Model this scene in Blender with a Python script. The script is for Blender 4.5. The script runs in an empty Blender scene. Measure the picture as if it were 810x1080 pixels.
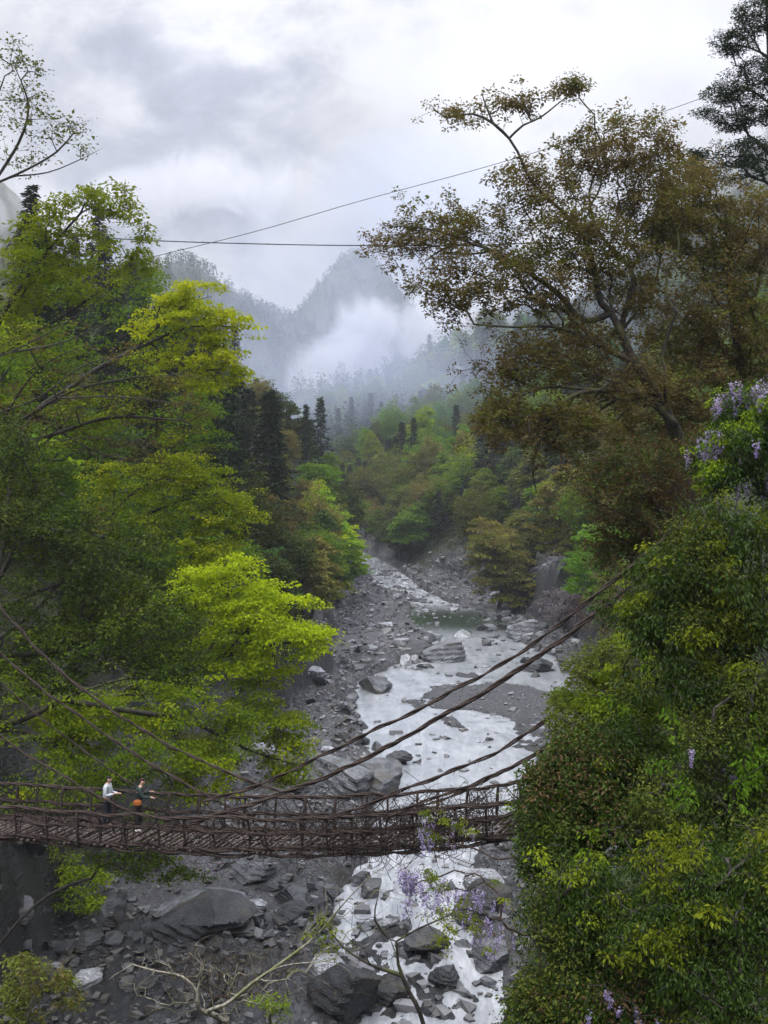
import bpy, math, random
import numpy as np

# ------------------------------------------------------------------ basics
SC = bpy.context.scene
COL = SC.collection
random.seed(7)
CAMZ, FPX, HZ = 27.0, 1150.0, 480.0          # eye height above the river, focal length and horizon of the 810x1080 frame


def P(u, v, Y):
    return np.array([(u - 405.0) / FPX * Y, Y, CAMZ - (v - HZ) / FPX * Y])


def hash3(i, j, k, s):
    h = (i.astype(np.int64) * 374761393 + j.astype(np.int64) * 668265263 + k.astype(np.int64) * 2147483647 + s * 974634) & 0xFFFFFFFF
    h = ((h ^ (h >> 13)) * 1274126177) & 0xFFFFFFFF
    h = (h ^ (h >> 16)) & 0xFFFFFFFF
    return h / 4294967295.0


def vnoise(x, y, z=0.0, s=0):
    x, y, z = np.broadcast_arrays(np.asarray(x, float), np.asarray(y, float), np.asarray(z, float))
    i, j, k = np.floor(x), np.floor(y), np.floor(z)
    fx, fy, fz = x - i, y - j, z - k
    fx, fy, fz = [f * f * (3 - 2 * f) for f in (fx, fy, fz)]
    r = 0.0
    for a in (0, 1):
        for b in (0, 1):
            for c in (0, 1):
                w = (fx if a else 1 - fx) * (fy if b else 1 - fy) * (fz if c else 1 - fz)
                r = r + w * hash3(i + a, j + b, k + c, s)
    return r * 2 - 1


def fbm(x, y, z=0.0, o=4, s=0):
    r, a, f, t = 0.0, 1.0, 1.0, 0.0
    for q in range(o):
        r = r + a * vnoise(x * f, y * f, z * f, s + q * 17)
        t += a
        a *= 0.5
        f *= 2.03
    return r / t


def sstep(a, b, x):
    t = np.clip((x - a) / (b - a), 0, 1)
    return t * t * (3 - 2 * t)


def nrm(v):
    v = np.asarray(v, float)
    return v / np.maximum(np.linalg.norm(v, axis=-1, keepdims=True), 1e-9)


class MB:
    """Collects triangles and quads and links them as one mesh object."""

    def __init__(self):
        self.v, self.t, self.q, self.n = [], [], [], 0
        self.at, self.aq = [], []

    def add(self, V, T=None, Q=None, a=None):
        V = np.asarray(V, float).reshape(-1, 3)
        if T is not None and len(T):
            T = np.asarray(T, int)
            self.t.append(T + self.n)
            self.at.append(np.full(len(T), 0.5) if a is None else np.broadcast_to(a, (len(T),)))
        if Q is not None and len(Q):
            Q = np.asarray(Q, int)
            self.q.append(Q + self.n)
            self.aq.append(np.full(len(Q), 0.5) if a is None else np.broadcast_to(a, (len(Q),)))
        self.v.append(V)
        self.n += len(V)

    def tube(self, pts, rad, n=6, cap=True):
        pts = np.asarray(pts, float)
        m = len(pts)
        if m < 2:
            return
        rad = np.broadcast_to(np.asarray(rad, float), (m,))
        tan = np.empty_like(pts)
        tan[1:-1] = pts[2:] - pts[:-2]
        tan[0], tan[-1] = pts[1] - pts[0], pts[-1] - pts[-2]
        tan = nrm(tan)
        ref = np.array([0.3, 0.2, 0.93])
        if abs(tan.mean(0) @ ref) > 0.85 * max(np.linalg.norm(tan.mean(0)), .01):
            ref = np.array([0.9, 0.3, 0.1])
        A = nrm(np.cross(tan, ref))
        B = np.cross(tan, A)
        th = np.arange(n) * 2 * math.pi / n
        V = (pts[:, None, :] + rad[:, None, None] * (np.cos(th)[None, :, None] * A[:, None, :] + np.sin(th)[None, :, None] * B[:, None, :])).reshape(-1, 3)
        i = np.arange(m - 1)[:, None] * n
        j = np.arange(n)[None, :]
        j2 = (j + 1) % n
        Q = np.stack([i + j, i + j2, i + n + j2, i + n + j], -1).reshape(-1, 4)
        T = None
        if cap:
            V = np.vstack([V, pts[0], pts[-1]])
            c = m * n
            k = np.arange(n)
            T = np.vstack([np.stack([np.full(n, c), (k + 1) % n, k], -1),
                           np.stack([np.full(n, c + 1), (m - 1) * n + k, (m - 1) * n + (k + 1) % n], -1)])
        self.add(V, T, Q)

    def leaves(self, C, N, D, L, W, a):
        """Folded rhombic leaves: C base points, N normals, D directions, L lengths, W widths."""
        N, D = nrm(N), nrm(D)
        S = nrm(np.cross(N, D))
        N2 = np.cross(D, S)
        L, W = L[:, None], W[:, None]
        p0 = C
        p1 = C + D * L * 0.45 + S * W * 0.5 + N2 * W * 0.14
        p2 = C + D * L - N2 * L * 0.12
        p3 = C + D * L * 0.45 - S * W * 0.5 + N2 * W * 0.14
        m = len(C)
        V = np.stack([p0, p1, p2, p3], 1).reshape(-1, 3)
        b = np.arange(m)[:, None] * 4
        T = np.concatenate([b + np.array([[0, 1, 2]]), b + np.array([[0, 2, 3]])], 1).reshape(-1, 3)
        self.add(V, T, None, np.repeat(a, 2))

    def mesh(self, name, mat=None, smooth=False):
        V = np.vstack(self.v) if self.v else np.zeros((0, 3))
        T = np.vstack(self.t) if self.t else np.zeros((0, 3), int)
        Q = np.vstack(self.q) if self.q else np.zeros((0, 4), int)
        a = np.concatenate(self.at + self.aq) if (self.at or self.aq) else np.zeros(0)
        me = bpy.data.meshes.new(name)
        me.vertices.add(len(V))
        me.vertices.foreach_set('co', V.astype(np.float32).ravel())
        me.loops.add(T.size + Q.size)
        me.loops.foreach_set('vertex_index', np.concatenate([T.ravel(), Q.ravel()]).astype(np.int32))
        me.polygons.add(len(T) + len(Q))
        st = np.concatenate([np.arange(len(T)) * 3, T.size + np.arange(len(Q)) * 4]).astype(np.int32)
        me.polygons.foreach_set('loop_start', st)
        me.polygons.foreach_set('use_smooth', np.full(len(st), smooth))
        me.update(calc_edges=True)
        at = me.attributes.new('lv', 'FLOAT', 'FACE')
        at.data.foreach_set('value', a.astype(np.float32))
        if mat is not None:
            me.materials.append(mat)
        return me

    def build(self, name, mat, parent=None, smooth=False):
        o = bpy.data.objects.new(name, self.mesh(name, mat, smooth))
        COL.objects.link(o)
        if parent is not None:
            o.parent = parent
        return o


def tag(o, label=None, cat=None, group=None, kind=None):
    for k, v in (('label', label), ('category', cat), ('group', group), ('kind', kind)):
        if v:
            o[k] = v
    return o


def empty(name, loc, label, cat, group=None):
    o = bpy.data.objects.new(name, None)
    COL.objects.link(o)
    o.location = loc
    return tag(o, label, cat, group)


def local(mb, base):
    """Shift a builder's points so that they are relative to the thing's base."""
    mb.v = [v - np.asarray(base) for v in mb.v]
    return mb


# ------------------------------------------------------------------ materials
def newmat(name):
    m = bpy.data.materials.new(name)
    m.use_nodes = True
    nt = m.node_tree
    nt.nodes.clear()
    out = nt.nodes.new('ShaderNodeOutputMaterial')
    return m, nt, out


def nd(nt, typ, **kw):
    n = nt.nodes.new(typ)
    for k, v in kw.items():
        if k.startswith('i_'):
            key = k[2:]
            key = int(key) if key.isdigit() else key
            n.inputs[key].default_value = v
        else:
            setattr(n, k, v)
    return n


def mixc(nt, fac, a, b, blend='MIX'):
    n = nt.nodes.new('ShaderNodeMix')
    n.data_type = 'RGBA'
    n.blend_type = blend
    for sock, val in ((n.inputs[0], fac), (n.inputs[6], a), (n.inputs[7], b)):
        if hasattr(val, 'is_linked'):
            nt.links.new(val, sock)
        elif isinstance(val, (int, float)):
            sock.default_value = val
        else:
            sock.default_value = (*val, 1.0)
    return n.outputs[2]


def mth(nt, op, a, b=None, c=None, clamp=False):
    n = nt.nodes.new('ShaderNodeMath')
    n.operation = op
    n.use_clamp = clamp
    for i, val in enumerate((a, b, c)):
        if val is None:
            continue
        if hasattr(val, 'is_linked'):
            nt.links.new(val, n.inputs[i])
        else:
            n.inputs[i].default_value = val
    return n.outputs[0]


def ramp(nt, fac, lo, hi, a=0.0, b=1.0):
    n = nt.nodes.new('ShaderNodeMapRange')
    n.interpolation_type = 'SMOOTHSTEP'
    nt.links.new(fac, n.inputs[0])
    n.inputs[1].default_value, n.inputs[2].default_value = lo, hi
    n.inputs[3].default_value, n.inputs[4].default_value = a, b
    return n.outputs[0]


def noise(nt, vec, scale, detail=4, rough=0.55, sc3=None, dist=0.0):
    if sc3 is not None:
        mp = nt.nodes.new('ShaderNodeMapping')
        mp.inputs['Scale'].default_value = sc3
        nt.links.new(vec, mp.inputs['Vector'])
        vec = mp.outputs[0]
    n = nt.nodes.new('ShaderNodeTexNoise')
    n.inputs['Scale'].default_value = scale
    n.inputs['Detail'].default_value = detail
    n.inputs['Roughness'].default_value = rough
    n.inputs['Distortion'].default_value = dist
    nt.links.new(vec, n.inputs['Vector'])
    return n.outputs[0]


def leafmat(name, c1, c2, trans=0.4, hue=0.015, val=0.25, rough=0.6, spec=0.08):
    """Leaf: two tones by leaf, a slight change of tone from plant to plant, light through the blade."""
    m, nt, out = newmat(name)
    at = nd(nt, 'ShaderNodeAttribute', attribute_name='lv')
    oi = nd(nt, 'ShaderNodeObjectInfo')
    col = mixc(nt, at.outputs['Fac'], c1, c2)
    hs = nt.nodes.new('ShaderNodeHueSaturation')
    nt.links.new(col, hs.inputs['Color'])
    nt.links.new(mth(nt, 'MULTIPLY_ADD', oi.outputs['Random'], hue * 2, 0.5 - hue), hs.inputs['Hue'])
    nt.links.new(mth(nt, 'MULTIPLY_ADD', oi.outputs['Random'], val * 2, 1 - val), hs.inputs['Value'])
    b = nd(nt, 'ShaderNodeBsdfPrincipled')
    b.inputs['Roughness'].default_value = rough
    b.inputs['Specular IOR Level'].default_value = spec
    nt.links.new(hs.outputs[0], b.inputs['Base Color'])
    t = nd(nt, 'ShaderNodeBsdfTranslucent')
    nt.links.new(mixc(nt, 1.0, hs.outputs[0], (1.25, 1.15, 0.6), 'MULTIPLY'), t.inputs['Color'])
    mx = nd(nt, 'ShaderNodeMixShader', i_0=trans)
    nt.links.new(b.outputs[0], mx.inputs[1])
    nt.links.new(t.outputs[0], mx.inputs[2])
    nt.links.new(mx.outputs[0], out.inputs[0])
    return m


def barkmat(name, c1, c2, moss=None, scale=9.0):
    m, nt, out = newmat(name)
    g = nd(nt, 'ShaderNodeNewGeometry')
    f = noise(nt, g.outputs['Position'], scale, 5, 0.65, (1, 1, 0.35))
    col = mixc(nt, ramp(nt, f, 0.35, 0.65), c1, c2)
    if moss:
        f2 = noise(nt, g.outputs['Position'], 1.7, 4)
        col = mixc(nt, ramp(nt, f2, 0.5, 0.62), col, moss)
    b = nd(nt, 'ShaderNodeBsdfPrincipled', i_Roughness=0.85)
    nt.links.new(col, b.inputs['Base Color'])
    bp = nd(nt, 'ShaderNodeBump', i_Strength=0.6, i_Distance=0.03)
    nt.links.new(f, bp.inputs['Height'])
    nt.links.new(bp.outputs[0], b.inputs['Normal'])
    nt.links.new(b.outputs[0], out.inputs[0])
    return m


def rockmat(name, dark, mid, pale, thresh=0.56):
    m, nt, out = newmat(name)
    g = nd(nt, 'ShaderNodeNewGeometry')
    oi = nd(nt, 'ShaderNodeObjectInfo')
    pos = g.outputs['Position']
    f1 = noise(nt, pos, 0.9, 6, 0.62, (1, 1, 2.2))
    f2 = noise(nt, pos, 5.0, 5, 0.6, (1, 1.4, 2.5), 0.6)
    col = mixc(nt, ramp(nt, f1, 0.35, 0.65), dark, mid)
    col = mixc(nt, ramp(nt, f2, thresh, thresh + 0.12), col, pale)
    f3 = noise(nt, pos, 0.45, 5, .6)
    col = mixc(nt, ramp(nt, f3, .50, .66, 0, .6), col, mixc(nt, ramp(nt, f2, .4, .6), (.045, .036, .020), (.10, .088, .055)))
    hs = nd(nt, 'ShaderNodeHueSaturation')
    nt.links.new(col, hs.inputs['Color'])
    nt.links.new(mth(nt, 'MULTIPLY_ADD', oi.outputs['Random'], 0.7, 0.65), hs.inputs['Value'])
    b = nd(nt, 'ShaderNodeBsdfPrincipled')
    nt.links.new(hs.outputs[0], b.inputs['Base Color'])
    nt.links.new(ramp(nt, f2, 0.4, 0.7, 0.35, 0.75), b.inputs['Roughness'])
    bp = nd(nt, 'ShaderNodeBump', i_Strength=0.8, i_Distance=0.12)
    nt.links.new(mth(nt, 'ADD', f2, f1), bp.inputs['Height'])
    nt.links.new(bp.outputs[0], b.inputs['Normal'])
    nt.links.new(b.outputs[0], out.inputs[0])
    return m


def plain(name, col, rough=0.7, vary=0.35, scale=14.0):
    m, nt, out = newmat(name)
    tc = nd(nt, 'ShaderNodeTexCoord')
    f = noise(nt, tc.outputs['Object'], scale, 4)
    c = mixc(nt, ramp(nt, f, 0.3, 0.7), tuple(x * (1 - vary) for x in col), tuple(min(1, x * (1 + vary)) for x in col))
    b = nd(nt, 'ShaderNodeBsdfPrincipled', i_Roughness=rough)
    nt.links.new(c, b.inputs['Base Color'])
    nt.links.new(b.outputs[0], out.inputs[0])
    return m


M = {
    'lime': leafmat('lime_leaf', (0.20, 0.28, 0.007), (0.48, 0.52, 0.013), 0.45),
    'spring': leafmat('spring_leaf', (0.092, 0.185, 0.007), (0.28, 0.375, 0.016), 0.42),
    'green': leafmat('green_leaf', (0.045, 0.105, 0.009), (0.16, 0.25, 0.018), 0.42),
    'olive': leafmat('olive_leaf', (0.055, 0.080, 0.014), (0.165, 0.175, 0.028), 0.35),
    'tan': leafmat('tan_leaf', (0.085, 0.083, 0.025), (0.22, 0.195, 0.05), 0.35),
    'brown': leafmat('brown_leaf', (0.078, 0.070, 0.024), (0.265, 0.212, 0.078), 0.4, 0.008),
    'russet': leafmat('russet_leaf', (0.05, 0.036, 0.018), (0.14, 0.082, 0.032), 0.3),
    'dark': leafmat('dark_leaf', (0.014, 0.030, 0.006), (0.075, 0.105, 0.014), 0.28, 0.015, 0.3, 0.55, 0.10),
    'glossy': leafmat('glossy_leaf', (0.012, 0.030, 0.006), (0.062, 0.105, 0.012), 0.28, 0.01, 0.2, 0.45, 0.16),
    'yellow': leafmat('yellow_leaf', (0.07, 0.14, 0.010), (0.28, 0.34, 0.022), 0.45),
    'teal': leafmat('teal_leaf', (0.04, 0.11, 0.028), (0.085, 0.19, 0.04), 0.4),
    'fresh': leafmat('fresh_leaf', (0.07, 0.18, 0.013), (0.17, 0.31, 0.022), 0.45),
    'cedar': leafmat('cedar_needle', (0.010, 0.020, 0.010), (0.036, 0.055, 0.022), 0.12, 0.01, 0.25, 0.7, 0.05),
    'wisteria': leafmat('wisteria_petal', (0.27, 0.22, 0.48), (0.50, 0.44, 0.74), 0.4, 0.01, 0.1),
    'mauve': leafmat('mauve_blossom', (0.20, 0.17, 0.20), (0.38, 0.33, 0.38), 0.3),
    'deadleaf': leafmat('dead_leaf', (0.07, 0.05, 0.025), (0.17, 0.11, 0.05), 0.2),
    'bark': barkmat('dark_bark', (0.012, 0.010, 0.009), (0.05, 0.042, 0.034)),
    'mossbark': barkmat('mossy_bark', (0.014, 0.012, 0.010), (0.055, 0.046, 0.036), (0.07, 0.075, 0.02)),
    'palebark': barkmat('pale_lichen_bark', (0.08, 0.07, 0.05), (0.30, 0.28, 0.22), (0.13, 0.14, 0.05), 14),
    'vine': barkmat('twisted_vine', (0.013, 0.008, 0.006), (0.058, 0.036, 0.027), None, 16),
    'slat': barkmat('weathered_slat', (0.030, 0.022, 0.018), (0.15, 0.12, 0.105), None, 12),
    'rock': rockmat('river_rock', (0.022, 0.024, 0.028), (0.10, 0.105, 0.115), (0.30, 0.31, 0.33), 0.60),
    'palerock': rockmat('pale_rock', (0.07, 0.075, 0.08), (0.22, 0.23, 0.25), (0.42, 0.43, 0.46), 0.5),
    'darkrock': rockmat('dark_rock', (0.010, 0.011, 0.013), (0.038, 0.040, 0.045), (0.13, 0.14, 0.15), 0.62),
    'wire': plain('black_wire', (0.02, 0.02, 0.022)),
}

# ------------------------------------------------------------------ the valley as one height function
TY = [-60, 0, 25, 40, 52, 60, 66, 74, 84, 97, 106, 115, 129, 141, 155, 172, 184, 194, 222, 250, 300, 400, 600, 900, 1600]
XC = [-60, -34, -16, -4, 2.3, 1.6, 1.4, 2.4, 5.1, 6.7, 7.2, 7.5, 10, 12.9, 13.2, 12, 10.5, 8.4, 2, -1, -12, -48, -150, -300, -600]
HW = [5, 5, 4.5, 4, 3.8, 4.4, 4.0, 3.6, 5.5, 7.6, 9.5, 11, 12.2, 10, 5.5, 8.2, 6, 2.6, 4, 4, 4, 4, 4, 4, 4]
XL = [-75, -50, -36, -24, -17.5, -18, -17, -14, -13.5, -13, -11, -8.5, -6, -6.2, -6.7, -8, -9, -9.5, -4.5, -6, -19, -58, -165, -320, -620]
XR = [-45, -20, -6, 1, 8, 9, 9.5, 11, 14, 17, 19, 21, 24.5, 26, 25.5, 23.5, 21, 18.5, 13, 5.5, -9, -42, -130, -270, -560]
SL = [1.5, 1.5, 1.6, 1.9, 2.2, 2.2, 2.0, 1.7, 1.5, 1.4, 1.4, 1.35, 1.3, 1.3, 1.3, 1.4, 1.7, 1.85, 1.9, 1.7, 1.2, 0.8, 0.7, 0.6, 0.5]
SR = [2.0, 1.6, 1.5, 1.5, 1.6, 1.6, 1.5, 1.4, 1.2, 1.1, 1.1, 1.05, 1.0, 1.0, 0.95, 0.95, 0.9, 0.9, 0.85, 0.75, 0.6, 0.5, 0.5, 0.45, 0.4]


def tb(t, Y):
    return np.interp(Y, TY, t)


def bedz(Y):
    return 0.006 * (np.asarray(Y, float) - 50) * sstep(30, 60, Y)


def waterz(Y):
    return bedz(Y) + 0.0


BAR = (P(525, 747, 118.5), 9.8, 10.5)      # the gravel island: centre, half width, half length


def H(X, Y):
    X, Y = np.broadcast_arrays(np.asarray(X, float), np.asarray(Y, float))
    wob = 1.2 * fbm(X * .12, Y * .12, 3.0, 3, 5) * sstep(0, 60, Y)
    xc, hw, xl, xr = tb(XC, Y), tb(HW, Y), tb(XL, Y) + wob, tb(XR, Y) + wob
    z0 = bedz(Y)
    rw = np.abs(X - xc - wob * .6) / hw
    inwater = 1 - sstep(0.86, 1.12, rw)
    rid = 1 - np.abs(fbm(X * .35 + Y * .08, Y * .22, 1.0, 5, 9)) * 2.4
    rid2 = fbm(X * .9, Y * .7, 2.0, 4, 23)
    # layered rock: slabs tilted with the bedding, at three sizes
    strata = 0.0
    for fq, am, sd in ((.22, .95, 31), (.55, .50, 37), (1.15, .26, 43)):
        q = (X * .86 + Y * .42) * fq + 1.5 * fbm(X * fq * .5, Y * fq * .5, 7.0, 3, sd)
        k_ = np.floor(q)
        t_ = q - k_
        st = np.where(t_ < .8, t_ / .8, (1 - t_) / .2)
        brk = .35 + .65 * hash3(k_, np.floor(Y * fq * .7 + 3 * hash3(k_, k_ * 0, k_ * 0, sd)), k_ * 0, sd + 1)
        strata = strata + am * st * brk
    rocky = sstep(.35, .62, .5 + fbm(X * .07 + 9, Y * .06, 4.0, 3, 41) * .9)
    z = z0 + .02 + (.16 + .95 * rocky) * strata + .30 * rocky * np.clip(rid, 0, 1) + .16 * rid2 * (.4 + .6 * rocky)
    edge = np.clip(rw - 1.0, 0, 1.4)
    z = z + .35 * edge
    # in the water the bed lies below the surface; a few ledges break it in the rapids
    ledge = sstep(.60, .72, .5 + .62 * fbm(X * .30, Y * .26, 6.0, 4, 57))
    calm = np.exp(-((Y - 174) / 12.0) ** 4)
    inb = -1.15 + (.75 + .75 * strata) * ledge * (1 - calm) + .2 * rid2
    z = z * (1 - inwater) + (z0 + inb) * inwater
    bx, bw, bl = BAR
    rb = ((X - bx[0]) / bw) ** 2 + ((Y - bx[1] + .25 * (X - bx[0])) / bl) ** 2
    bar = 1 - sstep(.5, 1.1, rb + .35 * fbm(X * .2, Y * .2, 0, 3, 71))
    z = z * (1 - bar) + (z0 + .22 + .05 * rid2) * bar
    gx = P(235, 948, 66)
    rg_ = ((X - gx[0]) / 6.5) ** 2 + ((Y - gx[1]) / 4.2) ** 2
    flat = 1 - sstep(.5, 1.25, rg_ + .3 * fbm(X * .3, Y * .3, 0, 3, 73))
    z = z * (1 - flat) + (z0 + .25 + .04 * rid2) * flat
    # banks
    big = fbm(X * .035, Y * .035, 0, 4, 83)
    crag = np.abs(fbm(X * .16, Y * .16, 5.0, 5, 91))
    dl = np.clip(xl - X, 0, None)
    dr = np.clip(X - xr, 0, None)
    sl, sr = tb(SL, Y), tb(SR, Y)

    def rise(d, s, Hmax):
        h = s * d + 1.6 * sstep(0, 1.6, d)
        h = h + (big * .22 * d) * sstep(3, 14, d) + (crag - .25) * np.minimum(d, 6) * .9
        return Hmax * (1 - np.exp(-np.clip(h, 0, None) / Hmax))
    far = sstep(260, 520, Y)
    crg = np.exp(-((Y - 158) / 26.0) ** 4)
    dr_ = dr
    hl = rise(dl, sl, 76 + 104 * far + 22 * big)
    hr = rise(dr, sr, 95 + 90 * far + 40 * big) + crg * sstep(0, 2.2, dr) * (3.6 + 5 * (crag - .2)) * (1 - .6 * sstep(6, 20, dr))
    z = z + hl + hr + np.minimum(dl + dr, 3) * .5 * (strata - .5)
    # the near hillside under the eye
    near = 25.4 - .66 * np.clip(Y, -20, None) + .25 * X + 1.1 * np.clip(X - 4, 0, 20) * sstep(14, 30, Y)
    drn = np.clip(X - tb(XR, Y), 0, None)
    near = np.minimum(near, 2.0 * drn) * (1 - sstep(38, 50, Y)) * sstep(-2, 4, drn)
    z = np.where((Y < 52) & (drn > 0), np.minimum(np.maximum(z * (1 - (1 - sstep(30, 50, Y))), near), 60), z)
    # far mountains
    m = 0.0
    rg = fbm(X * .006, Y * .006, 1.0, 5, 101)
    rg2 = fbm(X * .010 + 4, Y * .010, 2.0, 4, 111)
    for cx, cy, h, sx, sy, rot in ((-178, 900, 196, 175, 200, .3), (-300, 980, 235, 190, 240, .3), (-42, 1240, 262, 140, 260, .1), (150, 1330, 225, 240, 240, 0), (350, 820, 330, 230, 260, -.2),
                                   (-480, 900, 240, 200, 300, .2), (150, 600, 104, 95, 150, -.25), (560, 1200, 330, 260, 300, 0), (-480, 1350, 330, 300, 260, 0)):
        ax, ay = X - cx, Y - cy
        c, s_ = math.cos(rot), math.sin(rot)
        rx, ry = (c * ax + s_ * ay) / sx, (-s_ * ax + c * ay) / sy
        rr = np.sqrt(rx * rx + ry * ry + .02)
        g = np.clip(1.06 - rr * .62, 0, None) ** 1.25
        m = np.maximum(m, h * g * (.96 + .20 * rg + .06 * (1 - 2.2 * np.abs(rg2))))
    z = np.maximum(z, m * sstep(420, 600, Y))
    z = z + sstep(450, 800, Y) * (rg * 16 - 4)
    return z


def rg_mask(X, Y):
    gx = P(235, 948, 66)
    return np.exp(-(((X - gx[0]) / 6) ** 2 + ((Y - gx[1]) / 4.5) ** 2) ** 2)


def build_ground():
    ys = np.concatenate([np.arange(-60, 44, 1.0), np.arange(44, 140, .38), np.arange(140, 265, .8),
                         265 * np.exp(np.linspace(0, math.log(1600 / 265), 190))])
    t = np.arange(-72, 72) * .38
    s = np.exp(np.linspace(0, math.log(30), 86))[1:]
    off = np.concatenate([-(27.4 * s)[::-1], t, 27.0 * s])
    X, Y = np.meshgrid(off, ys)
    X = X + np.interp(Y, [0, 50, 120, 200, 300], [0, 0, 4, 4, 0])
    Z = H(X, Y)
    V = np.stack([X, Y, Z], -1).reshape(-1, 3)
    ny, nx = X.shape
    i = (np.arange(ny - 1)[:, None] * nx + np.arange(nx - 1)[None, :])
    Q = np.stack([i, i + 1, i + nx + 1, i + nx], -1).reshape(-1, 4)
    mb = MB()
    mb.add(V, None, Q)
    o = mb.build('ground', None, None, True)
    # zones: how far up the bank a point stands (soil and plants), and where the gravel lies
    xl, xr = tb(XL, Y), tb(XR, Y)
    d = np.maximum(xl - X, X - xr)
    veg = sstep(2.5, 8, d + 3 * fbm(X * .15, Y * .15, 0, 3, 7))
    dn = np.clip(X - tb(XR, Y), 0, None)
    veg = np.where((Y < 46) & (dn > 2), np.maximum(veg, .9), veg)
    rw_ = np.abs(X - tb(XC, Y)) / tb(HW, Y)
    veg = np.maximum(veg, sstep(225, 255, Y) * sstep(1.3, 2.0, rw_ + .4 * fbm(X * .2, Y * .2, 0, 3, 8)))
    veg = veg * (1 - .9 * ((X > xr) & (X < xr + 7)) * np.exp(-((Y - 158) / 26.0) ** 4))
    rocky = sstep(.35, .62, .5 + fbm(X * .07 + 9, Y * .06, 4.0, 3, 41) * .9)
    bx, bw, bl = BAR
    bar = np.exp(-(((X - bx[0]) / (bw * 1.15)) ** 2 + ((Y - bx[1]) / (bl * 1.2)) ** 2) ** 2)
    gx = P(235, 948, 66)
    bar = np.maximum(bar, np.exp(-(((X - gx[0]) / 6) ** 2 + ((Y - gx[1]) / 4.5) ** 2) ** 2))
    grav = np.maximum((1 - rocky) * .9, bar)
    wet = 1 - sstep(.05, .55, Z - bedz(Y))
    wet = np.maximum(wet, 1.35 * (1 - sstep(4, 15, X - xl)) * (1 - sstep(60, 76, Y)) * (1 - np.clip(rg_mask(X, Y), 0, 1)))  # this term paints in the tree shade under the left cliff
    cold = np.stack([grav, veg, wet, np.ones_like(X)], -1).reshape(-1, 4)
    at = o.data.attributes.new('zone', 'FLOAT_COLOR', 'POINT')
    at.data.foreach_set('color', cold.astype(np.float32).ravel())
    m, nt, out = newmat('valley_ground')
    g = nd(nt, 'ShaderNodeNewGeometry')
    pos = g.outputs['Position']
    za = nd(nt, 'ShaderNodeAttribute', attribute_name='zone')
    sp = nd(nt, 'ShaderNodeSeparateColor')
    nt.links.new(za.outputs['Color'], sp.inputs[0])
    n1 = noise(nt, pos, .55, 6, .62, (1, .8, 1.8))
    n2 = noise(nt, pos, 3.2, 5, .65, (1.6, .8, 2), .5)
    n3 = noise(nt, pos, 22, 3, .7)
    n4 = noise(nt, pos, 1.0, 6, .6, (3.2, 1.3, 5), .4)
    rock = mixc(nt, ramp(nt, mth(nt, 'MULTIPLY_ADD', n4, .6, mth(nt, 'MULTIPLY', n1, .4)), .40, .62), (.014, .0145, .017), (.105, .107, .115))
    rock = mixc(nt, ramp(nt, n2, .60, .70), rock, (.27, .275, .29))
    n5 = noise(nt, pos, .33, 5, .6)
    rock = mixc(nt, ramp(nt, n5, .50, .68, 0, .55), rock, mixc(nt, ramp(nt, n2, .4, .6), (.040, .034, .019), (.085, .078, .045)))
    vo = nd(nt, 'ShaderNodeTexVoronoi', i_Scale=5.5)
    nt.links.new(pos, vo.inputs['Vector'])
    gr = mixc(nt, ramp(nt, n3, .3, .7), (.10, .10, .107), (.32, .32, .335))
    gr = mixc(nt, ramp(nt, vo.outputs['Distance'], .05, .6), mixc(nt, .5, gr, vo.outputs['Color'], 'SOFT_LIGHT'), (.06, .06, .065))
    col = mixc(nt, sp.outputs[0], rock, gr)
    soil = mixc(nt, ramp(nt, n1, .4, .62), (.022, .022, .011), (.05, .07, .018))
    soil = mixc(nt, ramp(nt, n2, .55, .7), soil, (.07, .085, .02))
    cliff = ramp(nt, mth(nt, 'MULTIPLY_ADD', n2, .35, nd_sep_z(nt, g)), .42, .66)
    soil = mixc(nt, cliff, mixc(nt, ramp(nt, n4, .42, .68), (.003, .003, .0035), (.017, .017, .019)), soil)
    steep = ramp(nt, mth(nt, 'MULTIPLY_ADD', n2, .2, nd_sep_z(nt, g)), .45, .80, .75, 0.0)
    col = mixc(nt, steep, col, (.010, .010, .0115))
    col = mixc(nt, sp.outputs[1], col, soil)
    col = mixc(nt, mth(nt, 'MULTIPLY', sp.outputs[2], .58), col, (.010, .011, .012))  # darkens wet rock and puts the left bank's shade into the colour
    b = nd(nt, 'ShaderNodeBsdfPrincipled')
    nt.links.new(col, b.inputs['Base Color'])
    nt.links.new(mth(nt, 'MULTIPLY_ADD', sp.outputs[2], -.45, .78), b.inputs['Roughness'])
    bp = nd(nt, 'ShaderNodeBump', i_Strength=.9, i_Distance=.25)
    hgt = mth(nt, 'ADD', mth(nt, 'MULTIPLY_ADD', n4, 1.2, mth(nt, 'MULTIPLY', n2, 1.0)), mth(nt, 'MULTIPLY', n3, .25))
    nt.links.new(hgt, bp.inputs['Height'])
    nt.links.new(bp.outputs[0], b.inputs['Normal'])
    nt.links.new(b.outputs[0], out.inputs[0])
    o.data.materials.append(m)
    tag(o, 'grey rocky valley floor and steep wooded banks', None, None, 'structure')


def nd_sep_z(nt, g):
    s = nd(nt, 'ShaderNodeSeparateXYZ')
    nt.links.new(g.outputs['Normal'], s.inputs[0])
    return s.outputs[2]


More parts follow.
